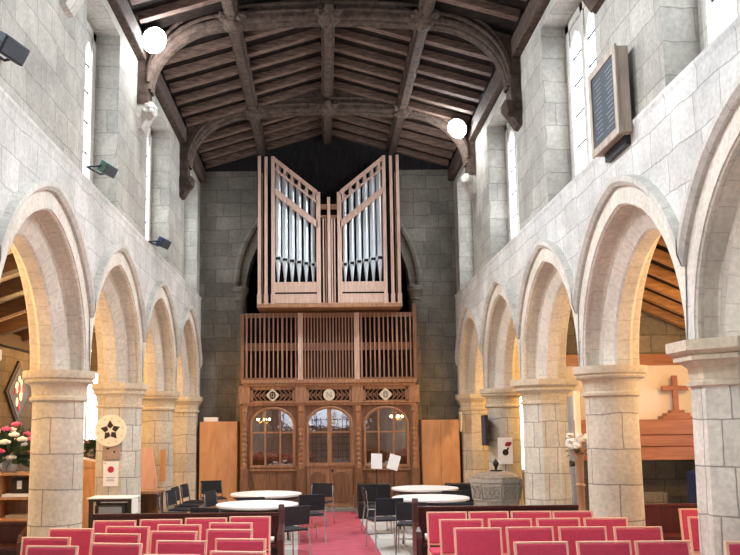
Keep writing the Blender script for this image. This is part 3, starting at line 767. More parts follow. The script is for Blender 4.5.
# ================================================================== ORGAN CASE
YO = 18.55
og = thing('pipe_organ', 'pale oak organ case with two slanting towers of silver pipes', 'pipe organ', (.03, YO, 4.58))
def op(mb, name, mat, smooth=False, bevel=0, parent=og): return mb.build(name, mat, parent, smooth, bevel)
op(B((-1.67, 1.67, -.08, .85, -.02, .07), (-1.63, 1.63, -.04, .85, .07, .1)), 'base_beam', M['oak'], bevel=.012)
op(B((-1.55, 1.55, .3, .34, .1, 2.6), (-1.55, -.3, .3, .34, 2.6, 2.95), (.3, 1.55, .3, .34, 2.6, 2.95)), 'case_back', M['dark'])
for s_ in (-1, 1):
    op(B(*[(min(s_ * 1.57, s_ * 1.55), max(s_ * 1.57, s_ * 1.55), 0, .8, .1, 3.2)]), 'case_side', M['oak_d'])
    for x, top, w in ((1.62, 3.60, .07), (1.465, 3.58, .07), (1.30, 3.58, .08)):
        op(B((s_ * x - w / 2, s_ * x + w / 2, -.03 if x > 1.35 else -.05, .05, .08, top)), 'post', M['oak_l'], bevel=.006)
        op(B((s_ * x - w / 2 - .012, s_ * x + w / 2 + .012, -.06, .06, .06, .3)), 'post_foot', M['oak_l'], bevel=.01)
    # tower frame: inner stile, slanting head rails, bottom board
    xo, xi = 1.275, .26
    slope = (3.53 - 2.70) / (xo - xi)
    zt = lambda x: 2.70 + slope * (x - xi)
    op(B((s_ * .245 - .05, s_ * .245 + .05, -.05, .05, .08, zt(.245) + .02)), 'inner_stile', M['oak_l'], bevel=.006)
    for off, h, nm in ((-.07, .11, 'head_rail'), (-.27, .05, 'head_rail'), (-.86, .17, 'slanting_rail')):
        g = MB(); g.prism([(s_ * xi, zt(xi) + off), (s_ * xo, zt(xo) + off), (s_ * xo, zt(xo) + off + h), (s_ * xi, zt(xi) + off + h)], 'y', -.05, .03); op(g, nm, M['oak_l'])
    for k in range(6):                                              # little blocks between the two head rails
        x = xi + (xo - xi) * (k + .5) / 6
        g = MB(); g.box(s_ * x - .03, s_ * x + .03, -.03, .02, zt(x) - .24, zt(x) - .05); op(g, 'head_block', M['oak_l'])
    xs = sorted((s_ * .28, s_ * 1.27))
    op(B((xs[0], xs[1], -.04, .04, .08, .30), (xs[0], xs[1], -.04, .04, .34, .58)), 'toe_board', M['oak_l'], bevel=.004)
    op(B((xs[0], xs[1], -.02, .03, .29, .35)), 'shadow_gap', M['dark'])
    for k in range(6):
        x = s_ * (.37 + k * .164)
        r = .059 + .004 * k
        mouth = 1.0 + .03 * k
        ht = zt(abs(x)) - .12
        p = op(MB().lathe([(.016, .57), (.022, .6), (r, mouth - .06), (r, mouth - .02), (r, ht)], 18, (x, .1, 0)), 'pipe', M['pipe'], True)
        g = MB(); g.box(x - r * .75, x + r * .75, .1 - r - .012, .1 - r + .02, mouth - .03, mouth + .03); g.build('mouth', M['dark'], p)
        for q in (-1, 1): x_ = x + q * r * .87; B((x_ - .013, x_ + .013, .1 - r - .02, .1 - r + .03, mouth - .06, mouth + .06)).build('ear', M['pipe'], p)
# middle of the case
for x, top, w in ((-.13, 2.1, .03), (-.07, 2.1, .03), (.07, 2.1, .03), (.13, 2.1, .03)):
    op(B((x - w / 2, x + w / 2, -.0, .04, .1, top)), 'mullion', M['oak_l'])
op(B((-.035, .035, -.06, .03, .08, 2.58)), 'centre_post', M['oak_l'], bevel=.005)
op(B((-.24, .24, -.03, .03, 2.3, 2.42), (-.24, .24, -.02, .03, 2.1, 2.16)), 'middle_rail', M['oak_d'])

# plain veneered panels either side of the screen
for s_, nm, l in ((-1, 'left', 'tall orange veneer cupboard left of the organ screen'), (1, 'right', 'tall orange veneer cupboard right of the organ screen')):
    t = thing('cupboard', l, 'cupboard', (s_ * 2.57, 19.0, 0))
    B((-.44, .44, .02, .28, .02, 1.98)).build('body', M['ply'], t, bevel=.005)
    if s_ < 0: B((-.43, .43, -.005, .02, .06, 1.96)).build('door', M['ply'], t, bevel=.003)
    else:
        B((-.43, -.003, -.005, .02, .06, 1.96)).build('door', M['ply'], t, bevel=.003); B((.003, .43, -.005, .02, .06, 1.96)).build('door', M['ply'], t, bevel=.003)
    B((-.42, .42, .03, .27, 0, .03)).build('plinth', M['ink'], t)
tag(B((-.16, .16, -.1, .1, 0, .1)).build('box', M['white'], None, bevel=.01, loc=(-2.76, 19.14, 1.98)), 'small white box on top of the left veneer cupboard', 'box')

# ================================================================== FLOOR COVERINGS
m = MB(); m.prism([(-.66, 18.0), (-.36, 4.5), (.86, 4.5), (.54, 18.0)], 'z', .001, .012)
tag(m.build('carpet_runner', M['carpet']), 'red carpet runner down the middle of the nave', 'carpet')
tag(B((-.75, 1.3, 18.1, 18.75, .001, .012)).build('doormat', M['mat_grey']), 'grey mat on the floor before the screen doors', 'mat')

# ================================================================== RED CHAIRS
def make_chair():
    t = thing('red_chair', '', 'chair')
    w = .235; fr = M['beech']
    tilt = lambda z: .07 * (z - .44) / .42
    # backrest: slightly raked frame with padded panel
    for s_ in (-1, 1):
        g = MB(); x = s_ * (w - .014)
        g.bar((x, .0, .0), (x, 0, .45), .028, .036, (0, 1, 0)); g.build('leg', fr, t)
        g = MB(); g.bar((x, -.40, .0), (x, -.38, .43), .03, .034, (0, 1, 0)); g.build('leg', fr, t)
    g = MB()
    for s_ in (-1, 1): g.bar((s_ * (w - .014), 0, .44), (s_ * (w - .011), tilt(.86), .86), .022, .034, (0, 1, 0))
    g.bar((-w, tilt(.852), .852), (w, tilt(.852), .852), .03, .016, (0, 0, 1)); g.bar((-w, tilt(.5), .5), (w, tilt(.5), .5), .028, .022, (0, 0, 1))
    g.build('back_frame', fr, t, bevel=.004)
    g = MB(); a = math.atan2(.07, .42)
    g.box(-w + .021, w - .021, -.022, .018, .51, .846, Matrix.Rotation(-a, 3, 'X'), (0, 0, .44)); g.build('backrest', M['red'], t, bevel=.012)
    g = MB()
    for s_ in (-1, 1): g.bar((s_ * (w - .014), 0, .41), (s_ * (w - .014), -.39, .41), .024, .04)
    g.bar((-w, -.39, .41), (w, -.39, .41), .024, .04); g.bar((-w, 0, .41), (w, 0, .41), .024, .04); g.build('seat_frame', fr, t)
    B((-w + .01, w - .01, -.41, -.03, .425, .475)).build('seat', M['red'], t, bevel=.018)
    return t
chair0 = make_chair(); ch_used = []
ordn = ['first', 'second', 'third', 'fourth', 'fifth']
def chair(x, y, label, group, rz=0, sc=None):
    off = .07
    loc = (x, y - off, 0)
    if not ch_used:
        chair0.location = loc; chair0.rotation_euler = (0, 0, rz); chair0['label'] = label; chair0['group'] = group; ch_used.append(1)
    else: dup(chair0, loc, rz, label, group, sc)
rowsR = [('back', [(1.28, 9.68), (1.77, 9.68), (2.26, 9.68), (2.74, 9.66)]),
         ('second', [(1.32, 8.93), (1.85, 8.94), (2.37, 8.95), (2.88, 8.95)]),
         ('third', [(1.36, 8.19), (1.88, 8.22), (2.39, 8.2), (2.92, 8.16)]),
         ('front', [(1.72, 7.2), (2.26, 7.2), (2.76, 7.19)])]
rn = {'back': 'back row', 'second': 'second row from the back', 'third': 'third row from the back', 'front': 'nearest full row', 'fifth': 'cut-off row at the bottom edge'}
for nm, lst in rowsR:
    for i, (x, y) in enumerate(lst):
        chair(x, y, 'red chair right of the carpet, %s, %s from the carpet' % (rn[nm], ordn[i]), 'red chairs right of the aisle', random.uniform(-.03, .03))
chair(4.27, 9.79, 'red upholstered chair between the round and pale piers at right, rear one', 'red chairs in the right arcade', -.1)
chair(4.0, 8.95, 'red upholstered chair half hidden by the pale edge pier, front one', 'red chairs in the right arcade', -.1)
chair(3.14, 6.33, 'red upholstered chair at the right edge in front of the pale pier', 'red chairs in the right arcade', 0, (1.08, 1, 1.13))
rowsL = [('back', [(-.98, 9.38), (-1.46, 9.27), (-1.94, 9.16), (-2.43, 9.08)]),
         ('second', [(-1.14, 8.8), (-1.66, 8.67), (-2.17, 8.55), (-2.71, 8.42)]),
         ('third', [(-1.09, 8.24), (-1.62, 8.13), (-2.14, 7.98), (-2.74, 7.76)]),
         ('front', [(-.91, 7.55), (-1.43, 7.46), (-1.98, 7.33), (-2.5, 7.2)]),
         ('fifth', [(-.86, 6.8), (-1.37, 6.66)])]
for nm, lst in rowsL:
    for i, (x, y) in enumerate(lst):
        chair(x, y, 'red chair left of the carpet, %s, %s from the carpet' % (rn[nm], ordn[i]), 'red chairs left of the aisle', -.13 + random.uniform(-.03, .03) if nm != 'back' else .0)

# ================================================================== PEWS
def pew(name, label, x0, x1, y, ztop, mat, ends=(True, True), cushion=None):
    t = thing(name, label, 'pew', ((x0 + x1) / 2, y, 0)); h = (x1 - x0) / 2
    B((-h, h, -.02, .02, .08, ztop), (-h, h, -.035, .035, ztop - .03, ztop + .01)).build('back_panel', mat, t, bevel=.005)
    B((-h, h, -.36, -.02, .40, .44)).build('seat', mat, t, bevel=.006)
    for s_, on in ((-1, ends[0]), (1, ends[1])):
        if not on: continue
        g = MB(); pr_ = [(-.4, 0), (.05, 0), (.05, ztop + .07), (.02, ztop + .11), (-.04, ztop + .11), (-.07, ztop + .06), (-.1, .66), (-.36, .58), (-.4, .5)]
        g.prism(pr_, 'x', s_ * h - .035, s_ * h + .035); g.build('bench_end', mat, t, bevel=.01)
    return t
pew('pew', 'long dark wooden pew behind the red chairs right of the aisle', 1.0, 3.05, 10.45, .84, M['pew'], (True, False))
pew('pew', 'long dark wooden pew behind the red chairs left of the aisle', -3.05, -.68, 10.45, .78, M['pew'], (False, True))
pew('pew', 'maroon wooden pew in the right aisle beyond the round pier', 3.86, 5.9, 10.9, .80, M['aisle_pew'], (False, True))
pew('pew', 'dark wooden pew in the left aisle below the bookcase', -5.6, -3.82, 10.45, .69, M['pew'])
tag(MB().tube([(-.15, 0, 0), (.15, 0, 0)], .05, 12).build('kneeler_roll', M['cloth'], None, True, loc=(1.24, 10.25, .491)), 'rolled white cloth on the right pew seat by its aisle end', 'cloth')
tag(MB().tube([(-.12, 0, 0), (.12, 0, 0)], .04, 12).build('kneeler_roll', M['cloth'], None, True, loc=(-.88, 10.25, .481)), 'rolled white cloth on the left pew seat by its aisle end', 'cloth')

# ================================================================== TABLES AND BLACK CHAIRS
def make_table():
    t = thing('round_table', '', 'table')
    MB().lathe([(.57, .7), (.6, .71), (.605, .725), (.6, .74)], 40).build('tabletop', M['white'], t, True)
    MB().lathe([(.545, .66), (.545, .7)], 40).build('apron', M['black'], t, True)
    for k in range(4):
        a = PI / 4 + k * PI / 2
        MB().tube([(.42 * math.cos(a), .42 * math.sin(a), .67), (.46 * math.cos(a), .46 * math.sin(a), 0.0)], .016, 8).build('leg', M['black'], t, True)
    return t
tb = make_table()
for i, (x, y, l) in enumerate([(-1.12, 12.15, 'nearer white round table left of the carpet'), (-1.12, 14.0, 'farther white round table left of the carpet'), (1.53, 13.0, 'nearer white round table right of the carpet'), (1.68, 14.95, 'farther white round table right of the carpet')]):
    if i == 0: tb.location = (x, y, 0); tb['label'] = l; tb['group'] = 'white round tables'
    else: dup(tb, (x, y, 0), .2 * i, l, 'white round tables')
def make_bchair():
    """faces -y"""
    t = thing('black_chair', '', 'chair')
    g = MB(); g.box(-.22, .22, -.22, .2, .43, .46); g.build('seat', M['blackfab'], t, bevel=.014)
    g = MB(); g.box(-.22, .22, .2, .225, .52, .78, Matrix.Rotation(-.12, 3, 'X'), (0, .2, .45)); g.build('backrest', M['blackfab'], t, bevel=.01)
    for s_ in (-1, 1):
        MB().tube([(s_ * .23, -.2, .0), (s_ * .22, -.2, .43)], .012, 8).build('leg', M['chrome'], t, True)
        MB().tube([(s_ * .23, .26, .0), (s_ * .22, .2, .43), (s_ * .21, .235, .74)], .012, 8).build('leg', M['chrome'], t, True)
        MB().tube([(s_ * .22, -.2, .425), (s_ * .22, .2, .425)], .011, 8).build('seat_rail', M['chrome'], t, True)
    MB().tube([(-.22, -.2, .2), (.22, -.2, .2)], .009, 6).build('stretcher', M['chrome'], t, True)
    return t
bc = make_bchair(); bu = []
def bchair(x, y, rz, l, z=0, g='black chairs around the tables'):
    if not bu: bc.location = (x, y, z); bc.rotation_euler = (0, 0, rz); bc['label'] = l; bc['group'] = g; bu.append(1)
    else: dup(bc, (x, y, z), rz, l, g)
D = math.radians
bchair(-.66, 11.58, D(215), 'black chair with steel legs at the carpet side of the near left table')
bchair(-1.68, 11.5, D(160), 'black chair at the left front of the near left table')
bchair(-.42, 13.5, D(200), 'black chair with steel legs standing on the carpet edge between the left tables')
bchair(-1.30, 13.1, D(185), 'black chair tucked between the two left tables')
bchair(-1.86, 14.05, D(70), 'black chair at the wall side of the far left table')
bchair(-.25, 15.6, D(-20), 'small black chair alone on the left edge of the carpet before the doors')
bchair(.78, 12.7, D(195), 'black chair with steel legs at the carpet side of the near right table')
bchair(1.14, 12.05, D(170), 'black chair with steel legs at the front of the near right table')
bchair(1.72, 11.9, D(180), 'black chair behind the right pew at the near right table')
bchair(.80, 14.6, D(95), 'black chair at the carpet side of the far right table')
bchair(1.98, 14.0, D(190), 'black chair between the two right tables')
bchair(-2.35, 16.6, D(20), 'black chair standing alone in front of the left veneer cupboard')
# stacks of black chairs by the left wall
for x, y, rz, l in ((-2.62, 13.68, D(100), 'nearest black chair of the cluster by the left wall'), (-2.58, 14.42, D(80), 'second black chair of the cluster by the left wall'), (-2.62, 15.14, D(85), 'third black chair of the cluster by the left wall'), (-2.58, 15.86, D(82), 'farthest black chair of the cluster by the left wall')):
    bchair(x, y, rz, l, 0, 'black chairs clustered by the left wall')

# music stands with white sheets
def stand(x, y, lean, l, zc):
    t = thing('music_stand', l, 'music stand', (x, y, 0))
    MB().tube([(0, 0, .03), (0, 0, zc - .05)], .012, 8).build('pole', M['darkmetal'], t, True)
    for k in range(3):
        a = PI / 2 + k * 2 * PI / 3; MB().tube([(0, 0, .18), (.25 * math.cos(a), .25 * math.sin(a), .01)], .01, 6).build('leg', M['darkmetal'], t, True)
    g = MB(); g.box(-.115, .115, -.01, .01, -.14, .14, Matrix.Rotation(-.35, 3, 'X') @ Matrix.Rotation(lean, 3, 'Y')); o = g.build('desk', M['darkmetal'], t, loc=(0, 0, zc))
    g = MB(); g.box(-.115, .115, -.014, -.012, -.165, .165, Matrix.Rotation(-.35, 3, 'X') @ Matrix.Rotation(lean, 3, 'Y'), (0, 0, 0)); p = g.build('sheet_music', M['paper'], None, loc=(x, y, zc + .012))
    return p
p1 = stand(.97, 17.3, .05, 'thin music stand nearer the doors, holding upright white sheet', 1.1)
tag(p1, 'upright white sheet on the left music stand', 'paper')
p2 = stand(1.32, 17.2, .3, 'thin music stand on the right, holding tilted white sheet', 1.08)
tag(p2, 'tilted white sheet on the right music stand', 'paper')
t = thing('amplifier', 'large black amplifier cabinet on the floor before the right glazed arch', 'amplifier', (.92, 17.75, 0))
B((-.34, .34, -.22, .22, .02, .62)).build('cabinet', M['black'], t, bevel=.012); B((-.3, .3, -.235, -.22, .06, .5)).build('grille', M['blackfab'], t); B((-.3, .3, -.235, -.22, .53, .59)).build('control_panel', M['darkmetal'], t)
t = thing('amplifier', 'small black speaker box standing in front of the large amplifier', 'speaker', (.72, 16.8, 0))
B((-.17, .17, -.14, .14, .0, .32)).build('cabinet', M['black'], t, bevel=.01); B((-.14, .14, -.15, -.14, .03, .29)).build('grille', M['blackfab'], t)
t = thing('amplifier', 'black equipment case by the wall right of the far right table', 'case', (2.5, 16.2, 0))
B((-.25, .25, -.2, .2, 0, .72)).build('cabinet', M['black'], t, bevel=.01); B((-.2, .2, -.21, -.2, .1, .6)).build('grille', M['blackfab'], t)

# ================================================================== FONT
t = thing('font', 'octagonal carved stone font with a domed wooden lid, before the right arcade', 'font', (2.82, 14.2, 0), D_(22.5))
cr = 1 / math.cos(PI / 8)
MB().lathe([(.42 * cr, 0), (.42 * cr, .12), (.36 * cr, .18)], 8, (0, 0, 0), PI / 8).build('plinth', M['font'], t)
MB().lathe([(.27 * cr, .16), (.25 * cr, .36), (.28 * cr, .43)], 8, (0, 0, 0), PI / 8).build('stem', M['font'], t)
MB().lathe([(.29 * cr, .42), (.345 * cr, .46), (.40 * cr, .88), (.42 * cr, .89), (.42 * cr, .945)], 8, (0, 0, 0), PI / 8).build('bowl', M['font'], t)
for k in range(8):
    a = k * PI / 4
    R_ = Matrix.Rotation(a, 4, 'Z')
    g = MB()
    yy = lambda z: -(.345 + .055 * (z - .46) / .42) - .012
    for dx in (-.075, .075):
        zc = .72
        g.tube([(dx + .058 * math.cos(b * PI / 6), yy(zc + .08 * math.sin(b * PI / 6)), zc + .08 * math.sin(b * PI / 6)) for b in range(12)], .012, 5, True)
        for q in (-1, 1): g.bar((dx - .055 * q, yy(.65), .65), (dx + .055 * q, yy(.79), .79), .02, .03, (0, 1, 0))
    for za, zb in ((.60, .60), (.84, .84)): g.bar((-.14, yy(za), za), (.14, yy(zb), zb), .025, .025, (0, 0, 1))
    for xq in (-.14, 0, .14): g.bar((xq, yy(.6), .6), (xq, yy(.84), .84), .02, .025, (0, 1, 0))
    o = g.build('carved_panel', M['font'], t); o.rotation_euler = (0, 0, a)
MB().lathe([(.40 * cr, .945), (.39 * cr, .975), (.3 * cr, 1.02), (.18 * cr, 1.055), (.04, 1.07)], 8, (0, 0, 0), PI / 8).build('lid', M['font_wood'], t)
MB().lathe([(.1, 1.06), (.1, 1.085), (.02, 1.09), (.025, 1.13), (.055, 1.19), (.035, 1.23), (.005, 1.27)], 12).build('finial', M['ink'], t, True)

# ================================================================== THINGS IN THE LEFT ARCADE
# star disc, plaque, notice on the octagonal pier
xo, yo = -XA, PY[4]
ydf = yo - .335
def disc_thing():
    t = thing('star_disc', 'round cream wooden disc with dark five-pointed flower, hung on the octagonal pier', 'wall decoration', (xo - .04, ydf - .02, 1.82))
    MB().tube([(0, 0, 0), (0, -.035, 0)], .245, 40).build('disc', M['cream_wood'], t)
    g = MB()
    for k in range(5):
        a = PI / 2 + k * 2 * PI / 5 + .05
        d = Vector((math.cos(a), 0, math.sin(a))); q = Vector((-d.z, 0, d.x))
        tip = d * .16; ml = d * .072 + q * .05; mr_ = d * .072 - q * .05; bs = d * .03
        f = [bs, ml, tip, mr_]
        g.bm.faces.new([g.bm.verts.new(v + Vector((0, -.039, 0))) for v in f]); g.bm.faces.new([g.bm.verts.new(v + Vector((0, -.034, 0))) for v in f[::-1]])
        for i in range(4): g.face([f[i] + Vector((0, -.039, 0)), f[(i + 1) % 4] + Vector((0, -.039, 0)), f[(i + 1) % 4] + Vector((0, -.034, 0)), f[i] + Vector((0, -.034, 0))])
    g.build('petal_star', M['ink'], t)
    g = MB()
    for k in range(10):
        a = k * 2 * PI / 10 + .2; g.tube([(.19 * math.cos(a), -.034, .19 * math.sin(a)), (.19 * math.cos(a), -.039, .19 * math.sin(a))], .012, 8)
    g.build('rim_dots', M['gold'], t)
    MB().tube([(0, -.034, 0), (0, -.05, 0)], .032, 14).build('centre_stud', M['cream_wood'], t)
disc_thing()
t = thing('plaque', 'small taupe plaque under the star disc on the octagonal pier', 'plaque', (xo - .03, ydf, 1.48))
B((-.13, .13, -.03, .012, -.105, .105)).build('board', M['taupe'], t, bevel=.006)
B((-.07, -.03, -.034, -.03, .05, .08), (.04, .065, -.034, -.03, .0, .03), (-.07, -.055, -.034, -.03, -.07, -.055)).build('marks', M['ink'], t)
t = thing('notice', 'white paper notice with a red disc below the plaque on the octagonal pier', 'notice', (xo - .03, ydf, 1.16))
B((-.115, .115, -.012, .012, -.19, .19)).build('sheet', M['paper'], t)
MB().tube([(0, -.012, .065), (0, -.016, .065)], .05, 20).build('red_disc', M['redink'], t)
B((-.07, .07, -.0145, -.012, -.06, -.05), (-.05, .05, -.0145, -.012, -.085, -.075), (-.07, .06, -.0145, -.012, -.11, -.1), (-.1, -.075, -.0145, -.012, .15, .165)).build('writing', M['grey'], t)
# table with a white cloth and a black crate
t = thing('side_table', 'dark side table with a white cloth top, behind the left pew', 'table', (-3.12, 11.75, 0))
B((-.3, .3, -.22, .22, .84, .88)).build('tabletop', M['ink'], t)
for a in (-.27, .27):
    for b in (-.19, .19): B((a - .025, a + .025, b - .025, b + .025, 0, .84)).build('leg', M['ink'], t)
m = MB(); m.box(-.32, .32, -.24, .24, .881, .893); m.box(.305, .32, -.24, .1, .66, .885)
tag(m.build('tablecloth', M['cloth'], None, loc=(-3.12, 11.75, 0)), 'white cloth over the dark side table', 'cloth')
t = thing('crate', 'black slatted crate pushed under the cloth-topped side table', 'crate', (-3.12, 11.72, 0))
B((-.22, .22, -.16, .16, 0, .8)).build('body', M['black'], t, bevel=.02); B((-.16, .16, -.17, -.16, .1, .77)).build('mesh_front', M['grey'], t)
# desk and boards by the third pier
t = thing('reading_desk', 'low brown wooden desk beside the third pier on the left', 'desk', (-3.18, 14.35, 0))
B((-.24, .24, -.2, .2, .73, .78)).build('top', M['oak'], t, bevel=.008); B((-.22, -.18, -.18, .18, 0, .73), (.18, .22, -.18, .18, 0, .73), (-.22, .22, .14, .18, 0, .73)).build('carcass', M['oak_d'], t)
B((-.18, .18, -.16, .14, .34, .37)).build('shelf', M['oak_d'], t)
t = thing('screen_board', 'tall pale pinkish board leaning beside the octagonal pier with the disc', 'board', (-3.30, 14.85, 0))
g = MB(); g.prism([(-.12, .0), (.16, .0), (.16, .95), (.06, 1.5), (-.12, 1.5)], 'y', -.02, .02); g.build('panel', M['beech'], t)
tag(B((-.05, .05, -.02, .02, 0, .6)).build('pine_board', M['pine'], None, loc=(-3.2, 15.68, .84)), 'narrow orange board fixed upright on the round pier beyond the desk', 'board')
# bookcase in the left aisle
t = thing('bookcase', 'pine bookcase with open shelves in the left aisle, flowers on top', 'bookcase', (-4.5, 11.2, 0))
g = MB()
for x in (-.62, -.0, .44): g.box(x - .02, x + .02, -.14, .14, 0, 1.27)
for z in (.02, .44, .66, .94, 1.26): g.box(-.64, .46, -.15, .14, z - .018, z + .018)
g.build('frame', M['pine'], t); B((-.62, .44, .13, .15, 0, 1.25)).build('back', M['oak'], t)
tag(B((-.2, .2, -.1, .1, 0, .21)).build('storage_box', M['darkmetal'], None, bevel=.01, loc=(-4.78, 11.17, .958)), 'dark grey box on the middle shelf of the bookcase', 'box')
t = thing('picture_card', 'dark framed picture standing on the bookcase shelf', 'picture', (-4.26, 11.2, .993))
B((-.11, .11, -.01, .01, 0, .21)).build('frame', M['ink'], t); B((-.035, .03, -.014, -.01, .06, .17)).build('figure', M['paper'], t)
tag(B((-.19, .19, -.12, .1, 0, .035)).build('paper_pile', M['paper'], None, loc=(-4.25, 11.16, .958)), 'pile of white papers under the picture on the bookcase', 'papers')
tag(B((-.15, .15, -.1, .1, 0, .04)).build('leaflets', M['taupe'], None, loc=(-4.24, 11.16, .678)), 'beige leaflets on the lower shelf of the bookcase', 'papers')
def flowers(name, label, loc, sc, cols, nn, seed):
    rnd = random.Random(seed)
    t = thing(name, label, 'flowers', loc)
    MB().lathe([(.06 * sc, 0), (.085 * sc, .04 * sc), (.09 * sc, .09 * sc), (.06 * sc, .14 * sc), (.07 * sc, .16 * sc)], 16).build('vase', M['vase'], t, True)
    g = MB()
    for k in range(220):
        a = rnd.uniform(0, 2 * PI); el = rnd.uniform(-.35, 1.45); L = rnd.uniform(.14, .38) * sc
        d = Vector((math.cos(a) * math.cos(el), math.sin(a) * math.cos(el), math.sin(el))); o0 = Vector((0, 0, .15 * sc)); p = o0 + d * L
        q = d.orthogonal().normalized() * .028 * sc
        g.face([o0 + d * L * .4, p * .6 + (o0 + d * L * .4) * .4 + q, p + d * .05 * sc, p * .6 + (o0 + d * L * .4) * .4 - q])
    f = g.build('foliage', M['leaf'], t, weld=False); f['kind'] = 'stuff'
    for k in range(nn):
        a = rnd.uniform(0, 2 * PI); el = rnd.uniform(-.1, 1.4); L = rnd.uniform(.16, .40) * sc
        c = Vector((math.cos(a) * math.cos(el), math.sin(a) * math.cos(el), math.sin(el))) * L + Vector((0, 0, .15 * sc))
        g = MB(); r = .052 * sc
        for j in range(5): b = j * 2 * PI / 5; g.ball((c.x + r * .55 * math.cos(b), c.y + r * .55 * math.sin(b), c.z), r * .6, 6, 4, (1, 1, .7), .15)
        g.ball((c.x, c.y, c.z + .1 * r), r * .6, 6, 4, (1, 1, .9), .15)
        g.build('blossom', rnd.choice(cols), t)
flowers('flower_arrangement', 'large white and pink flower arrangement on the bookcase at left', (-4.42, 11.2, 1.28), 1.25, [M['petal_w'], M['petal_p'], M['petal_w']], 44, 3)
t = thing('cabinet', 'orange wooden cabinet behind the thick round pier at left', 'cabinet', (-4.15, 14.0, 0))
B((-.3, .34, -.2, .2, 0, 1.2)).build('body', M['pine'], t, bevel=.008); g = MB(); g.prism([(-.32, 1.2), (.36, 1.2), (.36, 1.26), (-.32, 1.4)], 'y', -.22, .22); g.build('lectern_top', M['pine'], t)
flowers('flower_vase', 'small vase of pink and white flowers on the orange cabinet at left', (-4.1, 14.0, 1.385), .62, [M['petal_p'], M['petal_w'], M['petal_w']], 8, 5)
# hatchment on the outer wall of the left aisle
t = thing('hatchment', 'diamond-shaped black painted hatchment on the left aisle wall', 'painting', (-6.5, 16.9, 2.6))
dm = lambda r: [(0, -r), (r, 0), (0, r), (-r, 0)]
MB().prism(dm(.66), 'x', .0, .05).build('frame', M['ink'], t); MB().prism(dm(.55), 'x', .05, .06).build('panel', M['hatch'], t)
g = MB()
for (y, z, a, b) in ((-.12, .1, .1, .12), (.1, -.02, .09, .16), (0, .28, .06, .07), (-.1, -.2, .07, .1), (.12, .2, .05, .08)): g.prism([(y + a * math.cos(k * PI / 4), z + b * math.sin(k * PI / 4)) for k in range(8)], 'x', .06, .066)
g.build('arms_white', M['paper'], t)
g = MB()
for (y, z, a, b) in ((0, .08, .08, .1), (.02, -.3, .05, .08), (-.2, .02, .05, .07), (.2, .06, .05, .07)): g.prism([(y + a * math.cos(k * PI / 4), z + b * math.sin(k * PI / 4)) for k in range(8)], 'x', .06, .07)
g.build('arms_red', M['redink'], t)

# ================================================================== THINGS ON THE RIGHT
t = thing('candle_stand', 'tall turned wooden candle stand with white flower wreath and big cream candle', 'candle stand', (3.36, 11.3, 0))
MB().lathe([(.2, 0), (.2, .05), (.1, .1), (.06, .16), (.05, .5), (.07, .53), (.05, .56), (.055, 1.0), (.075, 1.03), (.05, 1.06), (.06, 1.4), (.11, 1.5), (.11, 1.54)], 16).build('pole', M['oak'], t, True)
MB().lathe([(.042, 1.54), (.042, 2.3), (.01, 2.31)], 14).build('candle', M['candle'], t, True)
g = MB(); rn_ = random.Random(2)
for k in range(26):
    a = rn_.uniform(0, 2 * PI); g.ball((.12 * math.cos(a), .12 * math.sin(a), 1.6 + rn_.uniform(-.07, .1)), .05, 6, 4, (1, 1, .8), .25)
g.build('wreath_flowers', M['petal_w'], t)
g = MB()
for k in range(40):
    a = rn_.uniform(0, 2 * PI); z = rn_.uniform(-.14, .14); d = Vector((math.cos(a), math.sin(a), 0)); q = Vector((-d.y, d.x, 0)) * .025; c = Vector((0, 0, 1.58 + z))
    g.face([c + d * .08, c + d * .15 + q, c + d * .2 + Vector((0, 0, rn_.uniform(-.05, .05))), c + d * .15 - q])
o = g.build('wreath_leaves', M['leaf'], t, weld=False); o['kind'] = 'stuff'
t = thing('grey_pole', 'pale grey metal pole beside the candle stand at right', 'pole', (3.42, 11.75, 0))
MB().tube([(0, 0, .03), (-.02, 0, 2.25)], .038, 12).build('shaft', M['grey'], t, True); MB().lathe([(.16, 0), (.16, .03), (.05, .05)], 16).build('foot', M['grey'], t, True); MB().tube([(-.05, 0, 1.3), (.05, 0, 1.3)], .05, 10).build('clamp', M['darkmetal'], t, True)
# poster and thin screen on the round pier behind the font
xo, yo = XA, PY[5]
t = thing('poster', 'white poster with a red and black emblem on the round pier behind the font', 'poster', (xo - .06, yo - .345, 1.36))
B((-.14, .14, -.012, .012, -.25, .25)).build('sheet', M['paper'], t)
g = MB()
for k in range(4): g.tube([(.02 + .025 * k, -.012, .11 + .03 * (k % 2)), (.02 + .025 * k, -.016, .11 + .03 * (k % 2))], .03, 10)
g.build('red_emblem', M['redink'], t)
g = MB(); g.tube([(.0, -.012, -.03), (.0, -.016, -.03)], .06, 14); g.bar((.01, -.014, -.02), (.06, -.014, .06), .03, .004, (0, 1, 0)); g.build('black_emblem', M['ink'], t)
t = thing('wall_screen', 'thin black screen on the aisle-facing side of the pier behind the font', 'screen', (xo - .385, yo - .2, 1.75))
B((-.05, .0, -.22, .22, -.29, .29)).build('panel', M['black'], t, bevel=.008); B((0, .06, -.06, .06, -.08, .08)).build('bracket', M['darkmetal'], t); B((-.054, -.05, -.19, .19, -.25, .25)).build('display', M['bluegrey'], t)
# small draped banner on the west respond
t = thing('banner', 'small white and gold draped banner on the west end of the right arcade', 'banner', (2.98, 18.7, 1.9))
g = MB()
for k in range(7): g.box(-.0 + .0, .02, -.16 + k * .045, -.125 + k * .045, -.2 - .05 * abs(3 - k) * -1 * .5, .25)
g.build('drape', M['cloth'], t); B((-.01, .0, -.1, -.06, -.15, .2), (-.01, 0, .04, .08, -.15, .2)).build('gold_stripe', M['gold'], t); MB().tube([(.01, -.2, .27), (.01, .2, .27)], .014, 8).build('rod', M['oak'], t, True)
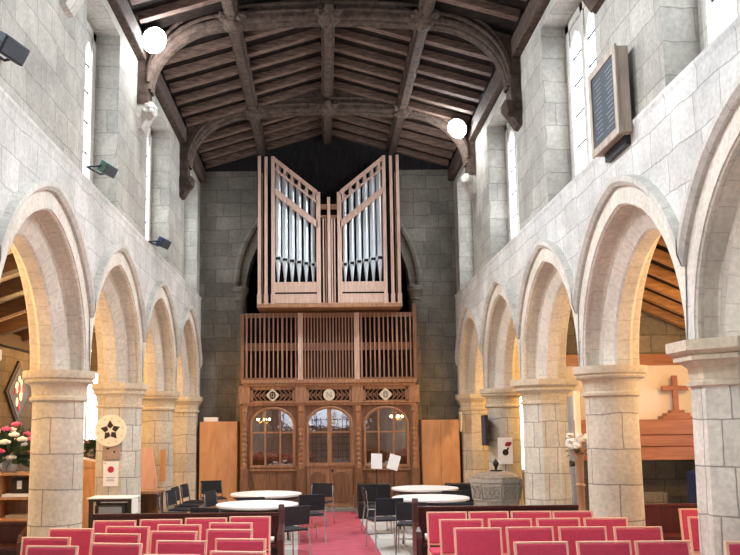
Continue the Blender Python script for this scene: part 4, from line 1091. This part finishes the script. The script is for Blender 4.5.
# memorial board high on the right wall
t = thing('memorial_board', 'framed dark slate board fixed high on the right wall', 'board', (HW, 8.4, 5.28))
B((-.14, -.02, -.40, .40, -.46, .46)).build('case', M['boardframe'], t)
B((-.165, -.14, -.42, -.34, -.48, .48), (-.165, -.14, .34, .42, -.48, .48), (-.165, -.14, -.34, .34, .40, .48), (-.165, -.14, -.34, .34, -.48, -.40)).build('frame', M['boardframe'], t, bevel=.006)
B((-.15, -.138, -.34, .34, -.4, .4)).build('slate_panel', M['slate'], t)
g = MB()
for y in (-.17, .17):
    for k in range(13): g.box(-.153, -.15, y - .11, y + .10 - .03 * (k % 3), .31 - k * .052, .322 - k * .052)
g.build('lettering', M['slate_l'], t)
B((-.06, .04, -.3, .3, -.56, -.46)).build('bracket', M['darkmetal'], t)

# ================================================================== FLOODLIGHTS
def flood(name, label, loc, rz, tilt, mat, lit, size=.2):
    t = thing(name, label, 'floodlight', loc, rz)
    R_ = Matrix.Rotation(tilt, 3, 'X')
    if lit:
        q = R_ @ Vector((0, -1, 0))
        g = MB(); g.tube([-q * .08, -q * .02, q * .08], [size * .5, size * .9, size * 1.04], 24); g.build('housing', mat, t, True)
        g = MB(); g.tube([q * .081, q * .1, q * .115], [size, size * .8, size * .3], 24); g.build('glass', M['flood'], t, True)
    else:
        g = MB(); g.box(-size, size, -.05, .05, -size * .5, size * .5, R_, (0, 0, 0)); g.build('housing', mat, t, bevel=.012)
        g = MB(); g.box(-size * .9, size * .9, -.06, -.05, -size * .42, size * .42, R_, (0, 0, 0)); g.build('glass', M['slate'], t)
    g = MB(); g.tube([(-size - .01, 0, 0), (-size - .01, .12, .0), (-size - .01, .2, 0), (size + .01, .2, 0), (size + .01, .12, 0), (size + .01, 0, 0)], .014, 6); g.build('bracket', M['darkmetal'], t)
    return t
# lit ones: mounted on the trusses' feet
flood('floodlight', 'brilliant floodlight at the foot of the nearer truss on the left wall', (-2.82, 12.35, 8.02), D(40), D(35), M['white'], True, .2)
flood('floodlight', 'brilliant floodlight at the foot of the farther truss on the right wall', (2.72, 16.25, 7.98), D(-40), D(35), M['white'], True, .2)
def flood_beam(x, y, e=1.0):
    o = light('floodlight_beam', 'SPOT', (x, y, 7.66), FLOOD_W * e, (.86, .93, 1), shadow_soft_size=.16, spot_size=D(125), spot_blend=.7)
    tgt = Vector((3.0 if x < 0 else -3.0, y - 1.2, 2.6))
    o.rotation_euler = (tgt - Vector(o.location)).to_track_quat('-Z', 'Y').to_euler()
for x, y in ((-2.45, 12.25), (2.4, 16.2)):
    flood_beam(x, y)
    light('floodlight_spill', 'POINT', (x, y, 7.7), 45, (.95, .98, 1), shadow_soft_size=.15)
flood('floodlight', 'added unseen floodlight on the left wall at the truss above the top edge', (-2.72, 8.7, 7.9), D(40), D(35), M['white'], True, .2)  # unseen pair added to brighten the near walls
flood('floodlight', 'added unseen floodlight on the right wall at the truss above the top edge', (2.72, 8.7, 7.9), D(-40), D(35), M['white'], True, .2)
for x in (-2.4, 2.4): flood_beam(x, 8.45)  # beams of the added pair
flood('floodlight', 'added unseen floodlight on the left wall above the chancel step', (-2.72, 4.7, 7.7), D(40), D(35), M['white'], True, .2)  # another unseen pair, added to light the near piers and lower walls
flood('floodlight', 'added unseen floodlight on the right wall above the chancel step', (2.72, 4.7, 7.7), D(-40), D(35), M['white'], True, .2)
for x in (-2.4, 2.4): flood_beam(x, 4.45, .75)  # weaker beams of this added pair
flood('floodlight', 'pale green floodlight fixed on the left wall below the first window', (-2.92, 10.25, 5.2), D(75), D(30), M['green'], False, .15)
flood('floodlight', 'slate blue floodlight fixed on the left wall below the second window', (-2.9, 13.9, 5.05), D(75), D(30), M['bluegrey'], False, .16)
flood('floodlight', 'dark blue floodlight fixed on the left wall at the top left edge', (-2.92, 6.95, 5.25), D(75), D(30), M['darkmetal'], False, .17)

# warm pendants in the aisles and lamps added behind the screen for a chandelier's reflections
LZ = {-1: 3.5, 1: 3.2}
lampL = [8.4, 10.75, 14.5, 17.4]
for sg, nm in ((-1, 'left'), (1, 'right')):
    for k, y in enumerate(lampL):
        if sg > 0 and k == 2: y = 15.3
        t = thing('aisle_lamp', 'small warm pendant lamp in the %s aisle, %s from the viewpoint' % (nm, ordn[k]), 'lamp', (sg * 5.2, y, LZ[sg]))
        zr = RAZ[sg][0] - SLP[sg] * (5.2 - 3.75) - LZ[sg] - .01
        MB().tube([(0, 0, .1), (0, 0, zr)], .008, 6).build('cord', M['ink'], t); MB().lathe([(.03, .1), (.09, .02), (.1, 0)], 14, cap=False).build('shade', M['white'], t)
        MB().ball((0, 0, .03), .035).build('bulb', M['bulb'], t, True)
        light('aisle_lamp_light', 'POINT', (0, 0, -.08), AISLE_W * (.6 if sg > 0 and k == 1 else 1), (1, .58, .20), t, shadow_soft_size=.1)
for x, y, z, l in ((-1.62, 20.2, 1.95, 'added warm lamp standing for a chandelier reflection in the left glazed arch'), (1.66, 20.2, 2.0, 'added warm lamp cluster standing for a chandelier reflection in the right glazed arch')):
    t = thing('reflection_lamp', l, 'lamp', (x, y, z))
    MB().tube([(0, 0, .08), (0, 0, 3.0 - z)], .01, 6).build('rod', M['gold'], t)
    g = MB()
    for k in range(5): g.tube([(0, 0, .06), (.1 * math.cos(k * 1.257), .1 * math.sin(k * 1.257), .0), (.15 * math.cos(k * 1.257), .15 * math.sin(k * 1.257), .05)], .008, 5)
    g.build('arms', M['gold'], t)
    for k in range(5): MB().ball((.15 * math.cos(k * 1.257), .15 * math.sin(k * 1.257), .08), .028).build('bulb', M['bulb'], t, True)
    light('reflection_lamp_light', 'POINT', (0, 0, -.1), 26, (1, .68, .36), t, shadow_soft_size=.1)

# dark stacked things under the fascia in the right aisle
t = thing('draped_chair', 'chair under a navy cloth in the dark recess below the cross', 'chair', (5.9, 12.9, 0))
B((-.32, .3, -.2, .2, .35, 1.12)).build('navy_cover', M['blue'], t, bevel=.06); B((-.3, .28, -.22, .18, .05, .34)).build('red_seat', M['red'], t, bevel=.02)
for s_ in (-.16, .05): MB().tube([(s_, -.26, .0), (s_, -.26, .62), (s_ - .06, -.24, .68)], .012, 6).build('metal_leg', M['chrome'], t)
tag(B((-.33, .33, -.1, .1, 0, .75)).build('stone_block', M['aisle_wall'], None, bevel=.02, loc=(5.05, 13.4, 0)), 'low stone block in the dark recess below the cross', 'block')
# thin cable clipped along the left wall
